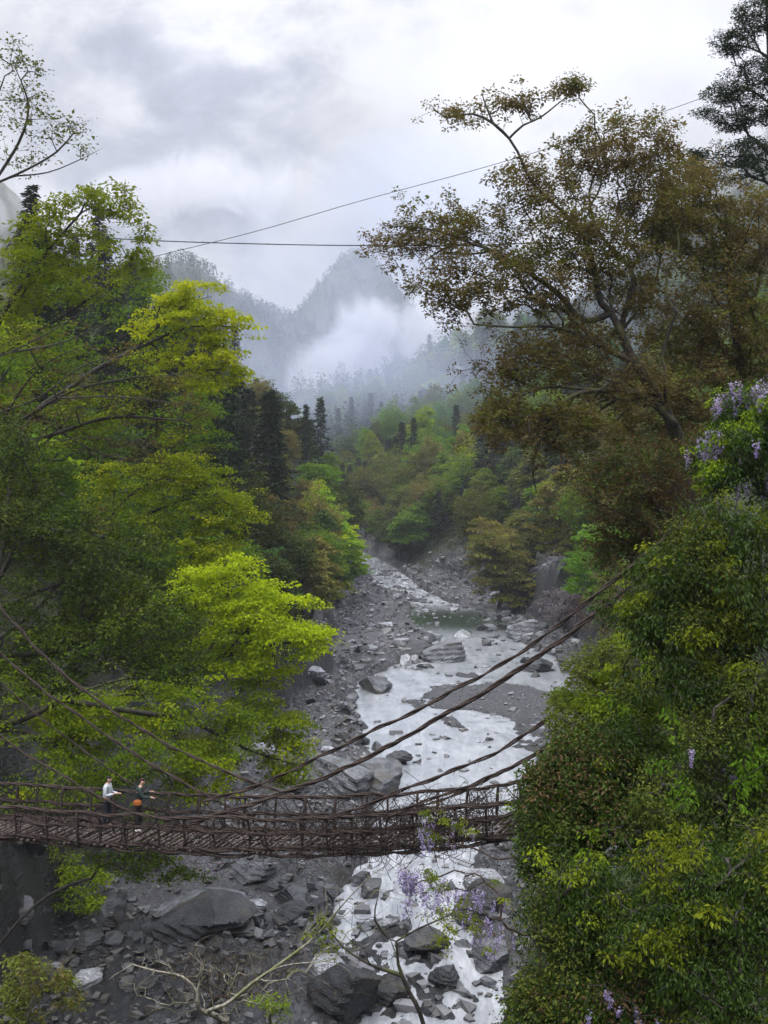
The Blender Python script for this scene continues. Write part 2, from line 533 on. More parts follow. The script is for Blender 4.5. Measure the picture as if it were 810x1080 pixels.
def build_water():
    ys = np.concatenate([np.arange(-40, 44, 1.2), np.arange(44, 150, .3), np.arange(150, 270, .6), np.arange(270, 420, 4)])
    ts = np.linspace(-1, 1, 120)
    Y = np.repeat(ys[:, None], 120, 1)
    wob = 1.2 * fbm(tb(XC, Y) * .12, Y * .12, 3.0, 3, 5) * sstep(0, 60, Y)
    X = tb(XC, Y) + wob * .6 + ts[None, :] * tb(HW, Y) * 1.35
    calm = np.exp(-((Y - 174 + .25 * (X - 12)) / 12.5) ** 4)
    sxz = P(530, 748, 118)
    calm = np.maximum(calm, np.exp(-(((X - sxz[0] - 2) / 4) ** 2 + ((Y - sxz[1]) / 2.2) ** 2)))
    near = 1 - sstep(66, 100, Y)
    amp = (.05 + .13 * near) * (1 - .9 * calm)
    Z = waterz(Y) + amp * (fbm(X * .8, Y * .45, 0, 4, 3) + .6 * fbm(X * 2.2, Y * 1.2, 0, 3, 13))
    V = np.stack([X, Y, Z], -1).reshape(-1, 3)
    ny, nx = X.shape
    i = (np.arange(ny - 1)[:, None] * nx + np.arange(nx - 1)[None, :])
    mb = MB()
    mb.add(V, None, np.stack([i, i + 1, i + nx + 1, i + nx], -1).reshape(-1, 4))
    o = mb.build('water', None, None, True)
    fast = (1 - calm) * (1 + .06 * fbm(X * .25, Y * .15, 2, 3, 44)) * np.interp(Y, [50, 66, 80, 140, 155, 185, 260], [1, .97, .86, .84, .88, .95, .95])
    at = o.data.attributes.new('fast', 'FLOAT', 'POINT')
    at.data.foreach_set('value', fast.astype(np.float32).ravel())
    m, nt, out = newmat('river_water')
    g = nd(nt, 'ShaderNodeNewGeometry')
    pos = g.outputs['Position']
    fa = nd(nt, 'ShaderNodeAttribute', attribute_name='fast').outputs['Fac']
    n1 = noise(nt, pos, .5, 5, .6, (1.5, .38, 1), .35)
    n2 = noise(nt, pos, 1.8, 5, .6, (1.6, .42, 1), .3)
    streak = ramp(nt, n1, .38, .62)
    body = mixc(nt, fa, (.030, .042, .028), mixc(nt, streak, (.235, .25, .27), (.30, .315, .335)))  # pale greys paint the sky's reflection into the moving water
    fo = ramp(nt, fa, .80, .96)
    foam = mth(nt, 'MULTIPLY', ramp(nt, mth(nt, 'MULTIPLY_ADD', n2, .55, mth(nt, 'MULTIPLY', n1, .55)), .46, .84), fo)
    col = mixc(nt, foam, body, (.50, .515, .535))
    b = nd(nt, 'ShaderNodeBsdfPrincipled', i_IOR=1.333)
    nt.links.new(col, b.inputs['Base Color'])
    nt.links.new(mth(nt, 'MULTIPLY_ADD', foam, .40, .10), b.inputs['Roughness'])
    bp = nd(nt, 'ShaderNodeBump', i_Distance=.3)
    nt.links.new(mth(nt, 'MULTIPLY_ADD', fa, .22, .04), bp.inputs['Strength'])
    nt.links.new(mth(nt, 'ADD', n1, mth(nt, 'MULTIPLY', n2, .5)), bp.inputs['Height'])
    nt.links.new(bp.outputs[0], b.inputs['Normal'])
    nt.links.new(b.outputs[0], out.inputs[0])
    o.data.materials.append(m)
    tag(o, 'pale fast river winding through the gorge', None, None, 'structure')


# ------------------------------------------------------------------ trees
def resample(pts, step):
    pts = np.asarray(pts, float)
    # Catmull-Rom through the given joints
    out = []
    n = len(pts)
    for i in range(n - 1):
        p0, p1, p2, p3 = pts[max(i - 1, 0)], pts[i], pts[i + 1], pts[min(i + 2, n - 1)]
        k = max(1, int(np.linalg.norm(p2 - p1) / step))
        for j in range(k):
            t = j / k
            out.append(.5 * (2 * p1 + (p2 - p0) * t + (2 * p0 - 5 * p1 + 4 * p2 - p3) * t * t + (3 * p1 - p0 - 3 * p2 + p3) * t ** 3))
    out.append(pts[-1])
    return np.array(out)


class Skeleton:
    """Branches: joints with parents, grown towards the points where leaf sprays sit."""

    def __init__(self, rng, root):
        self.r = rng
        self.p = [np.asarray(root, float)]
        self.par = [-1]
        self.len = [0.0]
        self.w0 = [0.0]

    def nearest(self, q):
        return int(np.argmin(((np.array(self.p) - q) ** 2).sum(1)))

    def limb(self, pts, step, w=0.0):
        pts = np.asarray(pts, float)
        k = self.nearest(pts[0])
        if np.linalg.norm(self.p[k] - pts[0]) > step:
            pts = np.vstack([self.p[k], pts])
        rs = resample(pts, step)[1:]
        w_ = w
        for qi, q in enumerate(rs):
            w = w_ * (1 - .86 * qi / max(1, len(rs)))
            self.p.append(q)
            self.par.append(k)
            self.len.append(self.len[k] + np.linalg.norm(q - self.p[k]))
            self.w0.append(w)
            k = len(self.p) - 1
        return k

    def grow(self, T, step, alpha=.35, wig=.12, up=.0):
        T = np.asarray(T, float)
        m = len(T)
        nodes = np.array(self.p)
        ln = np.array(self.len)
        best = np.full(m, 1e9)
        bp = np.zeros(m, int)
        for c in range(0, len(nodes), 400):
            d = np.linalg.norm(T[:, None] - nodes[None, c:c + 400], axis=2) + alpha * ln[None, c:c + 400]
            k = d.argmin(1)
            b = d[np.arange(m), k]
            s = b < best
            best[s], bp[s] = b[s], k[s] + c
        left = np.ones(m, bool)
        tips = np.zeros(m, int)
        for _ in range(m):
            i = int(np.argmin(np.where(left, best, 1e12)))
            left[i] = False
            k = bp[i]
            a, q = self.p[k], T[i]
            dist = np.linalg.norm(q - a)
            n = max(1, int(dist / step))
            side = nrm(self.r.normal(size=3)) * dist * wig + np.array([0, 0, up * dist])
            first = len(self.p)
            for j in range(1, n + 1):
                t = j / n
                x = a + (q - a) * t + side * math.sin(math.pi * t) * (1 if n > 1 else 0)
                self.len.append(self.len[k] + np.linalg.norm(x - self.p[k]))
                self.p.append(x)
                self.par.append(k)
                self.w0.append(0.0)
                k = len(self.p) - 1
            tips[i] = k
            new = np.array(self.p[first:])
            nl = np.array(self.len[first:])
            idx = np.where(left)[0]
            if len(idx):
                d = np.linalg.norm(T[idx][:, None] - new[None], axis=2) + alpha * nl[None]
                kk = d.argmin(1)
                b = d[np.arange(len(idx)), kk]
                s = b < best[idx]
                best[idx[s]] = b[s]
                bp[idx[s]] = kk[s] + first
        self.tips = tips
        return tips

    def mesh(self, rt=.012, ex=.48, rmax=.6, sides=5, rmin=0.0):
        n = len(self.p)
        par = np.array(self.par)
        cnt = np.zeros(n)
        kids = [[] for _ in range(n)]
        for i in range(1, n):
            kids[par[i]].append(i)
        for i in range(n - 1, -1, -1):
            if not kids[i]:
                cnt[i] += 1
            if par[i] >= 0:
                cnt[par[i]] += cnt[i]
        rad = np.minimum(rt * cnt ** ex, rmax)
        rad = np.maximum(rad, np.array(self.w0))
        self.rad = rad
        Pn = np.array(self.p)
        mb = MB()
        stack = [(0, None)]
        done = 0
        while stack:
            s, fr = stack.pop()
            ch = [fr, s] if fr is not None else [s]
            k = s
            while kids[k]:
                ks = sorted(kids[k], key=lambda j: -cnt[j])
                for j in ks[1:]:
                    stack.append((j, k))
                k = ks[0]
                ch.append(k)
            if len(ch) < 2:
                continue
            r = rad[ch].copy()
            if fr is not None:
                r[0] = min(r[0], r[1] * 1.25)
            r[-1] *= .5
            mb.tube(Pn[ch], r, 7 if r[0] > .09 else (sides if r[0] > .03 else 3), False)
        return mb


def spray(mb, rng, C, D, k, s, flat, L, wr, nb, droop=.15, var=.5, cr=None):
    """k leaves round each point of C."""
    n = len(C)
    off = rng.normal(size=(n, k, 3))
    off = nrm(off) * (rng.random((n, k, 1)) ** .5) * s
    off[..., 2] *= flat
    off[..., 2] -= droop * (off[..., 0] ** 2 + off[..., 1] ** 2) / max(s, .01)
    pos = (C[:, None] + off).reshape(-1, 3)
    dirs = off + rng.normal(size=off.shape) * s * .45
    dirs[..., 2] = dirs[..., 2] * .5 - droop * s
    N = rng.normal(size=(n * k, 3)) * (1 - nb)
    N[:, 2] += nb
    l = L * (1 - var * .5 + var * rng.random(n * k)) * np.repeat(.65 + .7 * rng.random(n) ** 1.3, k)
    c = rng.random((n, 1)) if cr is None else cr[:, None]
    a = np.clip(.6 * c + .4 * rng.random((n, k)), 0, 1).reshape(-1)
    mb.leaves(pos, N, dirs.reshape(-1, 3), l, l * wr, a)


def sample_blob(rng, c, r, n, layers=0, shell=.45):
    c, r = np.asarray(c, float), np.asarray(r, float)
    if not layers:
        d = nrm(rng.normal(size=(n, 3)))
        lump = 1 + .8 * fbm(d[:, 0] * 2.2 + c[0], d[:, 1] * 2.2 + c[1], d[:, 2] * 2.2 + c[2], 3, n)[:, None]
        return c + d * (shell + (1 - shell) * rng.random((n, 1))) ** .7 * r * lump * (.72 + .42 * rng.random((n, 1)))
    out = []
    discs = max(2, int(layers * 3.4))
    per = max(3, n // discs)
    for k in range(discs):
        h = -0.95 + 1.85 * (k + .5) / discs + rng.normal() * .10
        w = math.sqrt(max(.15, 1 - h * h))
        a = rng.random() * 6.28
        cx = np.array([math.cos(a), math.sin(a), 0]) * r * (.30 + .45 * rng.random()) * w
        R = r * (.32 + .26 * rng.random()) * (.6 + .4 * w)
        th = rng.random(per) * 6.28
        rho = rng.random(per) ** .6
        ed = 1 + .25 * np.sin(th * 3 + a) + .15 * np.sin(th * 5 + 2 * a)
        x = np.stack([np.cos(th) * rho * ed * R[0], np.sin(th) * rho * ed * R[1], r[2] * (h + .12 - .34 * rho ** 2 + rng.normal(size=per) * .12)], 1)
        out.append(c + cx + x)
    return np.vstack(out)


STY = {   # k leaves per spray, spread m, flatness, leaf length, width ratio, uprightness of blades, droop
    'maple': dict(k=28, s=.60, flat=.30, L=.17, wr=.75, nb=.58, droop=.25),
    'broad': dict(k=24, s=.55, flat=.65, L=.18, wr=.55, nb=.35, droop=.15),
    'oak': dict(k=15, s=.30, flat=.75, L=.165, wr=.50, nb=.25, droop=.1),
    'sparse': dict(k=9, s=.42, flat=.6, L=.15, wr=.55, nb=.4, droop=.1),
    'bush': dict(k=20, s=.26, flat=.8, L=.115, wr=.46, nb=.35, droop=.75),
    'small': dict(k=24, s=.24, flat=.8, L=.07, wr=.5, nb=.35, droop=.2),
}


def tree(name, label, cat, base, blobs, limbs=(), sty='broad', mat='green', bark='bark', group=None, seed=1, layers=0, alpha=.3, step=.5,
         rt=.011, rmax=.45, extra=(), px=True, shell=.45, over=None, wig=.12, twig_only=False, sides=5):
    rng = np.random.default_rng(seed)
    base = np.asarray(base, float)
    sk = Skeleton(rng, base)
    for lm in limbs:
        w = lm[0]
        sk.limb([P(*q) if px else np.asarray(q) for q in lm[1]], step, w)
    T, tone = [], []
    for b in blobs:
        if px:
            u, v, Y, ru, rv, rY, n = b[:7]
            c = P(u, v, Y)
            r = np.array([ru / FPX * Y, rY, rv / FPX * Y])
        else:
            c, r, n = np.array(b[:3]), np.array(b[3:6]), b[6]
        q = sample_blob(rng, c, r, n, layers, shell)
        T.append(q)
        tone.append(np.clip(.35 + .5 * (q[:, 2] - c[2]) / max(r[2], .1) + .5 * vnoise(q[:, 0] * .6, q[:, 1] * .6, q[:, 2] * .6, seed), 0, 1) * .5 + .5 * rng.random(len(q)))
    T = np.vstack(T)
    tone = np.concatenate(tone)
    sk.grow(T, step, alpha, wig, .04)
    root = empty(name, base, label, cat, group)
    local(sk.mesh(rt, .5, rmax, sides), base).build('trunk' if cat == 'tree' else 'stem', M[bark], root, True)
    plain_tip = np.ones(len(T), bool)
    for (pn, m2, frac, st2, ov) in extra:      # a second kind of leaf or blossom on some of the tips
        S = dict(STY[st2])
        S.update(ov)
        fq = .55 / S.get('sc', 1)
        pv = vnoise(T[:, 0] * fq, T[:, 1] * fq, T[:, 2] * fq, seed + 5 + len(pn)) * .5 + .5 + .035 * rng.normal(size=len(T))
        sel = pv > np.quantile(pv, 1 - frac)
        pick = T[sel]
        if not len(pick):
            continue
        if S.get('sc') and not S.get('hang'):
            plain_tip &= ~sel
        mb = MB()
        if S.get('hang'):
            k, n_ = S['k'], len(pick)
            t = rng.random((n_, k))
            rr = S['s'] * (1 - .8 * t) * rng.random((n_, k)) ** .5
            aa = rng.random((n_, k)) * 6.28
            ln = S['hang'] * (.6 + .7 * rng.random((n_, 1)))
            off = np.stack([np.cos(aa) * rr, np.sin(aa) * rr, -t * ln], -1)
            C_ = (pick[:, None] + np.array([0, -.15, 0]) + off).reshape(-1, 3)
            l_ = S['L'] * (.7 + .6 * rng.random(n_ * k))
            mb.leaves(C_, rng.normal(size=C_.shape), rng.normal(size=C_.shape), l_, l_ * .8, np.clip((1 - t) * .6 + .4 * rng.random((n_, k)), 0, 1).reshape(-1))
        else:
            spray(mb, rng, pick + np.array([0, -.12, .06]), None, S['k'], S['s'], S['flat'], S['L'], S['wr'], S['nb'], S['droop'])
        local(mb, base).build(pn, M[m2], root)
    if not twig_only:
        S = dict(STY[sty])
        S.update(over or {})
        mb = MB()
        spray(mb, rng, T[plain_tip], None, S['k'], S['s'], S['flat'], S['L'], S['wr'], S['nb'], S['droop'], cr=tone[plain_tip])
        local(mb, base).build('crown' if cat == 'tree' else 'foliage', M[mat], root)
    return root


def ground_pt(x, y, dz=-.3):
    return np.array([x, y, float(H(x, y)) + dz])


def copy_thing(root, loc, rz, sc, label, group, mat=None):
    r = root.copy()
    COL.objects.link(r)
    r.location, r.rotation_euler, r.scale = loc, (0, 0, rz), (sc[0], sc[0], sc[1])
    r['label'], r['group'] = label, group
    for ch in list(root.children):
        c = ch.copy()
        COL.objects.link(c)
        c.parent = r
        if mat is not None and c.name.split('.')[0] == 'crown':
            c.material_slots[0].link = 'OBJECT'
            c.material_slots[0].material = mat
    return r


def cedar_proto(seed, Ht=17.0, R=2.7, n=62, parts=7):
    rng = np.random.default_rng(seed)
    root = empty('cedar_tree', (0, 0, 0), '', 'tree')
    tr = MB()
    tr.tube([(0, 0, -1), (.05, 0, Ht * .4), (0, .05, Ht * .98)], [.34, .22, .03], 7)
    C, D, N = [], [], []
    for i in range(n):
        h = .10 + .90 * (i / n) ** .92
        z = Ht * h
        rr = R * 1.12 * (1 - h) ** .92 * (.60 + .6 * rng.random()) + .14
        a = i * 2.4 + rng.normal() * .4
        d = np.array([math.cos(a), math.sin(a)])
        tr.tube([(0, 0, z), (d[0] * rr * .9, d[1] * rr * .9, z - rr * .16)], [.03, .008], 3, False)
        for k in range(parts):
            t = (k + .6) / parts
            for s_ in range(4):
                q = np.array([d[0] * rr * t, d[1] * rr * t, z - rr * .18 * t + .12 * math.sin(t * 3)]) + rng.normal(size=3) * .16 * (1.3 - .5 * t)
                C.append(q)
                D.append([d[0] + rng.normal() * .7, d[1] + rng.normal() * .7, .05 - .45 * rng.random()])
                N.append([rng.normal() * .45, rng.normal() * .45, 1])
    C, D, N = np.array(C), np.array(D), np.array(N)
    L = .42 + .4 * rng.random(len(C))
    cr = MB()
    cr.leaves(C, N, D, L, L * .42, np.clip(.15 + .75 * C[:, 2] / Ht * rng.random(len(C)) + .2 * rng.random(len(C)), 0, 1))
    tr.build('trunk', M['bark'], root, True)
    cr.build('crown', M['cedar'], root)
    return root


def broad_proto(name, seed, Ht, R, layers, sty, mat, n=120, over=None):
    b = [(0, 0, Ht * .66, R, R, Ht * .36, n), (R * .35, -R * .2, Ht * .5, R * .8, R * .75, Ht * .25, n // 2)]
    return tree(name, '', 'tree', (0, 0, -.5), b, [(0.0, [(0, 0, -.5), (R * .08, 0, Ht * .25), (0, R * .05, Ht * .5)])], sty, mat, 'bark',
                None, seed, layers, .25, .8, .02, .3, px=False, over=over, shell=.6)


EXPOSURE = 0.2
build_ground()
build_water()


# ------------------------------------------------------------------ trees and shrubs with a shape of their own
def hero_trees():
    # --- left bank, from the skyline down to the bridge
    tree('tree', 'thin dark-branched tree with sparse olive leaves against the sky at the top left corner', 'tree', ground_pt(-22, 46),
         [(8, 55, 46, 26, 14, 1.2, 26), (28, 70, 46, 26, 10, 1.2, 22), (20, 98, 46, 45, 12, 1.2, 40), (35, 130, 46, 48, 20, 1.4, 60), (70, 140, 46, 28, 18, 1, 26), (20, 165, 46, 36, 14, 1, 28), (95, 158, 46, 14, 8, .6, 7)],
         [(.10, [(-70, 330, 46), (-40, 250, 46), (-8, 195, 46)]), (.05, [(-8, 195, 46), (30, 178, 46), (60, 160, 46), (78, 140, 46)]), (.045, [(-8, 195, 46), (20, 150, 46), (30, 115, 46), (22, 85, 46), (10, 60, 46)]),
          (.04, [(10, 186, 46), (50, 182, 46), (85, 168, 46), (108, 156, 46)]), (.035, [(-20, 215, 46), (-10, 130, 46), (5, 80, 46)])],
         'sparse', 'olive', seed=11, alpha=.25, step=.4, rt=.010, over=dict(k=8, L=.15))
    tree('tree', 'yellow-green maple whose leafy top stands highest above the cedars on the left slope', 'tree', ground_pt(-25, 57),
         [(110, 212, 55, 44, 18, 2, 60), (70, 235, 55, 62, 26, 2.5, 100), (135, 255, 55, 30, 40, 2, 60), (30, 270, 55, 52, 40, 3, 90), (95, 290, 55, 66, 36, 3, 110), (20, 330, 55, 50, 40, 3, 70)],
         [(.13, [(-80, 470, 57), (-30, 400, 56), (30, 355, 55), (80, 325, 55), (130, 285, 55), (158, 235, 55)]), (.08, [(-30, 400, 56), (10, 320, 55), (50, 265, 55), (85, 225, 55)])],
         'broad', 'spring', seed=12, layers=3, alpha=.3, over=dict(L=.19, k=24, flat=.4, nb=.55))
    tree('tree', 'bright lime maple leaning out from the left slope with its tip against the misty mountain', 'tree', ground_pt(-24, 66),
         [(205, 318, 64, 46, 22, 2.5, 120), (232, 345, 64, 36, 18, 2, 70), (222, 385, 64, 46, 24, 2.5, 120), (170, 350, 64, 40, 36, 3, 80)],
         [(.12, [(20, 470, 66), (80, 405, 65), (140, 370, 64), (200, 345, 64), (250, 345, 64)]), (.07, [(140, 370, 64), (190, 325, 64), (225, 312, 64)])],
         'maple', 'lime', seed=13, layers=4, over=dict(L=.19))
    tree('tree', 'tan spring-leaved tree with long bare dark branches below the yellow-green maple', 'tree', ground_pt(-20, 50),
         [(50, 375, 49, 80, 40, 2, 90), (150, 395, 49, 60, 30, 2, 80), (120, 440, 49, 90, 32, 2, 100), (190, 440, 49, 45, 30, 2, 60), (30, 440, 49, 50, 40, 2, 50), (160, 480, 49, 60, 26, 2, 50)],
         [(.10, [(-80, 560, 50), (-20, 480, 50), (60, 420, 49), (130, 400, 49), (200, 395, 49)]), (.06, [(-20, 480, 50), (50, 460, 49), (120, 440, 49), (200, 445, 49)]), (.05, [(0, 450, 50), (40, 390, 49), (100, 360, 49)]),
          (.045, [(40, 440, 49), (110, 480, 49), (190, 490, 49)]),
          (.06, [(-60, 400, 48), (10, 372, 47.5), (70, 340, 47.5), (120, 305, 47.5)]), (.05, [(10, 372, 47.5), (70, 360, 47.5), (130, 330, 47.5)]), (.05, [(-40, 440, 48), (30, 425, 47.5), (90, 385, 47.5), (150, 372, 47.5), (195, 360, 47.5)]),
          (.05, [(60, 420, 48), (120, 418, 47.5), (180, 425, 47.5), (225, 432, 47.5)]), (.04, [(-30, 500, 48), (40, 470, 47.5), (100, 462, 47.5), (170, 470, 47.5)])],
         'sparse', 'tan', seed=14, layers=3, alpha=.2, over=dict(k=12, L=.15, flat=.3, nb=.55, s=.5),
         extra=[('young_leaves', 'spring', .45, 'sparse', dict(k=14, L=.16, s=.55, flat=.3, nb=.6))])
    tree('tree', 'mid-green broadleaf tree filling the slope behind the tan-leaved tree', 'tree', ground_pt(-30, 76),
         [(60, 330, 74, 80, 60, 4, 130), (150, 330, 74, 60, 50, 4, 110), (90, 420, 73, 110, 60, 4, 190), (200, 440, 72, 60, 45, 4, 110), (60, 510, 72, 90, 50, 4, 120), (160, 520, 72, 70, 40, 4, 90)],
         [(.2, [(-60, 620, 75), (20, 500, 74), (90, 420, 73), (130, 350, 73)])],
         'broad', 'green', seed=15, layers=5, over=dict(k=26, L=.24, s=.75, flat=.4, nb=.5))
    tree('tree', 'lime maple with flat leafy tiers midway down the left slope above the brightest maple', 'tree', ground_pt(-24, 64),
         [(190, 498, 62, 58, 20, 2.5, 120), (235, 535, 61, 50, 26, 2.5, 130), (165, 545, 62, 60, 26, 2.5, 120), (215, 580, 60, 48, 22, 2, 80), (120, 510, 62, 40, 25, 2, 60)],
         [(.12, [(40, 640, 64), (90, 580, 63), (150, 545, 62), (210, 525, 62), (265, 540, 61)]), (.07, [(90, 580, 63), (140, 520, 62), (200, 495, 62)])],
         'maple', 'spring', seed=16, layers=5, over=dict(L=.17),
         extra=[('young_leaves', 'lime', .4, 'maple', dict(k=16, L=.17))])
    tree('tree', 'brightest lime-yellow maple spreading low over the riverbank above the bridge', 'tree', ground_pt(-22.5, 60),
         [(245, 612, 57, 66, 24, 2.5, 170), (292, 650, 56, 62, 26, 2.5, 190), (232, 662, 57, 55, 32, 2.5, 150), (325, 672, 56, 32, 18, 1.6, 80), (270, 700, 56, 52, 18, 2, 90), (205, 628, 58, 34, 28, 2, 70)],
         [(.13, [(70, 770, 60), (130, 730, 59), (190, 700, 58), (235, 692, 57), (290, 680, 56), (340, 672, 56)]), (.06, [(215, 697, 57), (235, 655, 57), (240, 620, 57)]), (.05, [(235, 692, 57), (275, 650, 56), (300, 635, 56)])],
         'maple', 'lime', seed=17, layers=5, alpha=.22, over=dict(L=.165, k=30))
    tree('tree', 'large dark evergreen oak at the left edge with an olive-gold top', 'tree', ground_pt(-19.5, 46.5),
         [(15, 470, 44, 30, 42, 2, 80), (40, 545, 44, 60, 50, 2.5, 150), (120, 590, 44, 62, 45, 2.5, 150), (60, 630, 44, 85, 50, 2.5, 190), (150, 650, 43, 60, 45, 2.5, 150), (175, 700, 43, 45, 32, 2, 70), (30, 700, 45, 60, 40, 2, 80), (90, 690, 43, 70, 40, 2, 110)],
         [(.24, [(-90, 780, 46), (-50, 690, 46), (0, 610, 45), (30, 540, 44)]), (.12, [(-20, 650, 45), (50, 620, 44), (120, 600, 44), (160, 620, 43)]), (.10, [(-50, 690, 46), (30, 690, 44), (100, 680, 43), (170, 690, 43)])],
         'broad', 'dark', seed=18, alpha=.3, over=dict(k=26, L=.15, s=.5, flat=.55),
         extra=[('young_leaves', 'green', .40, 'broad', dict(k=16, L=.14, s=.45)), ('golden_leaves', 'olive', .30, 'broad', dict(k=14, L=.13, s=.42))])
    tree('tree', 'green mossy maple whose low boughs hang behind the vine bridge on the left', 'tree', ground_pt(-22, 53),
         [(50, 755, 50, 75, 30, 2.5, 120), (170, 735, 53, 70, 26, 2.5, 120), (120, 790, 50, 110, 28, 3, 170), (235, 770, 54, 60, 28, 2.5, 110), (60, 820, 49, 80, 26, 2.5, 90), (200, 815, 52, 70, 24, 2.5, 80), (290, 790, 56, 40, 20, 1.8, 50), (260, 740, 56, 55, 24, 2, 90), (305, 815, 56, 24, 10, 1, 16), (195, 705, 56, 60, 24, 2.5, 110), (310, 765, 57, 34, 18, 1.6, 60), (30, 700, 51, 50, 30, 2, 80), (120, 755, 52, 80, 24, 2.5, 110)],
         [(.26, [(-80, 800, 52), (-30, 772, 51), (20, 760, 50), (65, 738, 50), (95, 726, 50)]), (.13, [(-30, 772, 51), (30, 772, 50), (80, 800, 50), (120, 824, 50)]), (.07, [(65, 738, 50), (150, 752, 51), (200, 760, 53), (260, 790, 55), (310, 806, 56)]),
          (.06, [(95, 726, 50), (140, 715, 51), (190, 722, 53)])],
         'maple', 'spring', 'mossbark', seed=19, layers=4, alpha=.22, over=dict(L=.15, k=30),
         extra=[('young_leaves', 'lime', .30, 'maple', dict(k=22, L=.15))])
    tree('shrub', 'leafy green shrub hanging from the dark cliff just under the bridge', 'shrub', ground_pt(-18.6, 50),
         [(110, 905, 50, 22, 12, .8, 30), (150, 915, 50, 30, 10, .8, 34), (190, 922, 51, 32, 10, .8, 34), (165, 905, 51, 25, 10, .8, 24)], [], 'maple', 'green', seed=20, over=dict(k=20, s=.4, L=.13))
    for (x, y, lab, sd, mt) in ((-17.5, 62, 'low fresh-green bush on the dark cliff behind the two people', 81, 'spring'), (-15.5, 70, 'low green bush on the left bank right of the two people', 82, 'green'),
                            (-14.5, 80, 'low olive-green bush beneath the brightest maple', 83, 'olive'), (-13.0, 92, 'low green bush on the left shore beyond the brightest maple', 84, 'spring')):
        b = ground_pt(x, y)
        tree('bush', lab, 'bush', b, [(x, y, b[2] + 1.6, 3.0, 2.6, 1.5, 110), (x - 2.2, y + .5, b[2] + 2.6, 2.6, 2.4, 1.8, 90)], [], 'maple', mt, seed=sd, layers=4, px=False, over=dict(k=24, s=.55, L=.17))
    # --- right bank: the brown-leaved oak and its neighbours
    A = (645, 330, 40)
    tree('tree', 'great brown-leaved oak with crooked dark limbs reaching over the gorge from the right', 'tree', ground_pt(12.6, 41),
         [(490, 118, 40, 42, 16, 1.2, 40), (545, 108, 40, 40, 16, 1.2, 45), (600, 92, 40, 28, 12, 1, 30), (470, 240, 40, 70, 36, 1.8, 150), (415, 255, 40, 38, 26, 1.4, 60), (480, 300, 39, 60, 46, 1.8, 150),
          (560, 195, 40, 52, 42, 1.8, 120), (640, 165, 41, 66, 46, 2.2, 280), (600, 250, 40, 80, 50, 2.2, 270), (690, 225, 42, 60, 60, 2.5, 290), (690, 160, 42, 40, 34, 2, 120), (560, 300, 39, 80, 50, 2, 190), (660, 300, 41, 70, 50, 2.4, 180),
          (545, 380, 39, 64, 46, 2, 170), (610, 370, 40, 70, 46, 2.2, 260), (525, 440, 38, 38, 40, 1.6, 100), (590, 450, 39, 70, 40, 2, 230), (660, 410, 40, 60, 46, 2.2, 140)],
         [(0.289, [(745, 640, 41), (735, 560, 41), (722, 480, 41), (700, 430, 40.5), (672, 385, 40), A]),
          (0.128, [A, (634, 320, 40), (621, 262, 40), (600, 230, 40), (562, 193, 40), (546, 160, 40), (537, 146, 40)]), (0.060, [(537, 146, 40), (520, 130, 40), (498, 120, 40), (470, 124, 40), (455, 111, 40)]),
          (0.047, [(537, 146, 40), (552, 132, 40), (570, 124, 40), (598, 102, 40), (622, 88, 40)]), (0.043, [(520, 130, 40), (512, 110, 40), (508, 98, 40)]), (0.038, [(556, 130, 40), (560, 112, 40), (566, 95, 40)]),
          (0.136, [A, (615, 338, 40), (590, 311, 40), (563, 291, 39.5), (526, 268, 39.5), (500, 258, 39.5), (468, 262, 39.5), (446, 278, 39.5)]), (0.051, [(500, 258, 39.5), (470, 246, 39.5), (440, 240, 39.5), (400, 238, 39.5)]),
          (0.145, [(672, 385, 40), (655, 350, 41), (668, 292, 41.5), (645, 262, 41.5), (628, 238, 41.5), (622, 200, 41.5), (640, 160, 41.5)]), (0.068, [(655, 350, 41), (690, 300, 42), (700, 240, 42), (705, 190, 42)]),
          (0.102, [(672, 385, 40), (620, 358, 39.5), (585, 345, 39), (540, 345, 38.5), (500, 342, 38.5)]),
          (0.153, [(716, 452, 40.5), (676, 416, 40), (630, 412, 39), (600, 420, 38.5), (575, 450, 38.5), (562, 490, 38.5), (566, 520, 38.5)]), (0.068, [(630, 412, 39), (580, 408, 38.5), (545, 420, 38), (510, 440, 38)])],
         'oak', 'brown', 'mossbark', seed=31, alpha=.42, step=.32, rt=.0074, rmax=.28, over=dict(k=24, L=.128, s=.28, wr=.52), shell=.2, wig=.16,
         extra=[('green_leaves', 'olive', .42, 'oak', dict(k=12, L=.13, s=.3))])
    tree('tree', 'bushy brown oak crown crowding the right edge beneath the dark fir', 'tree', ground_pt(17.5, 46),
         [(720, 205, 45, 40, 40, 2.2, 150), (745, 250, 45, 50, 50, 2.5, 190), (790, 250, 45, 45, 60, 2.5, 190), (770, 340, 44, 60, 60, 2.5, 240), (715, 345, 44, 45, 50, 2.5, 150), (740, 420, 43, 60, 50, 2.5, 190), (800, 400, 44, 40, 60, 2.5, 150), (690, 440, 43, 50, 40, 2, 110)],
         [(.28, [(830, 640, 46), (810, 520, 46), (790, 430, 45), (775, 350, 45), (765, 270, 45)]), (.14, [(790, 430, 45), (740, 390, 44), (710, 350, 44)]), (.12, [(775, 350, 45), (800, 300, 45), (800, 230, 45)])],
         'oak', 'brown', 'mossbark', seed=32, alpha=.35, step=.4, over=dict(k=22, L=.16, s=.36), extra=[('green_leaves', 'olive', .45, 'oak', dict(k=14, L=.16, s=.36))])
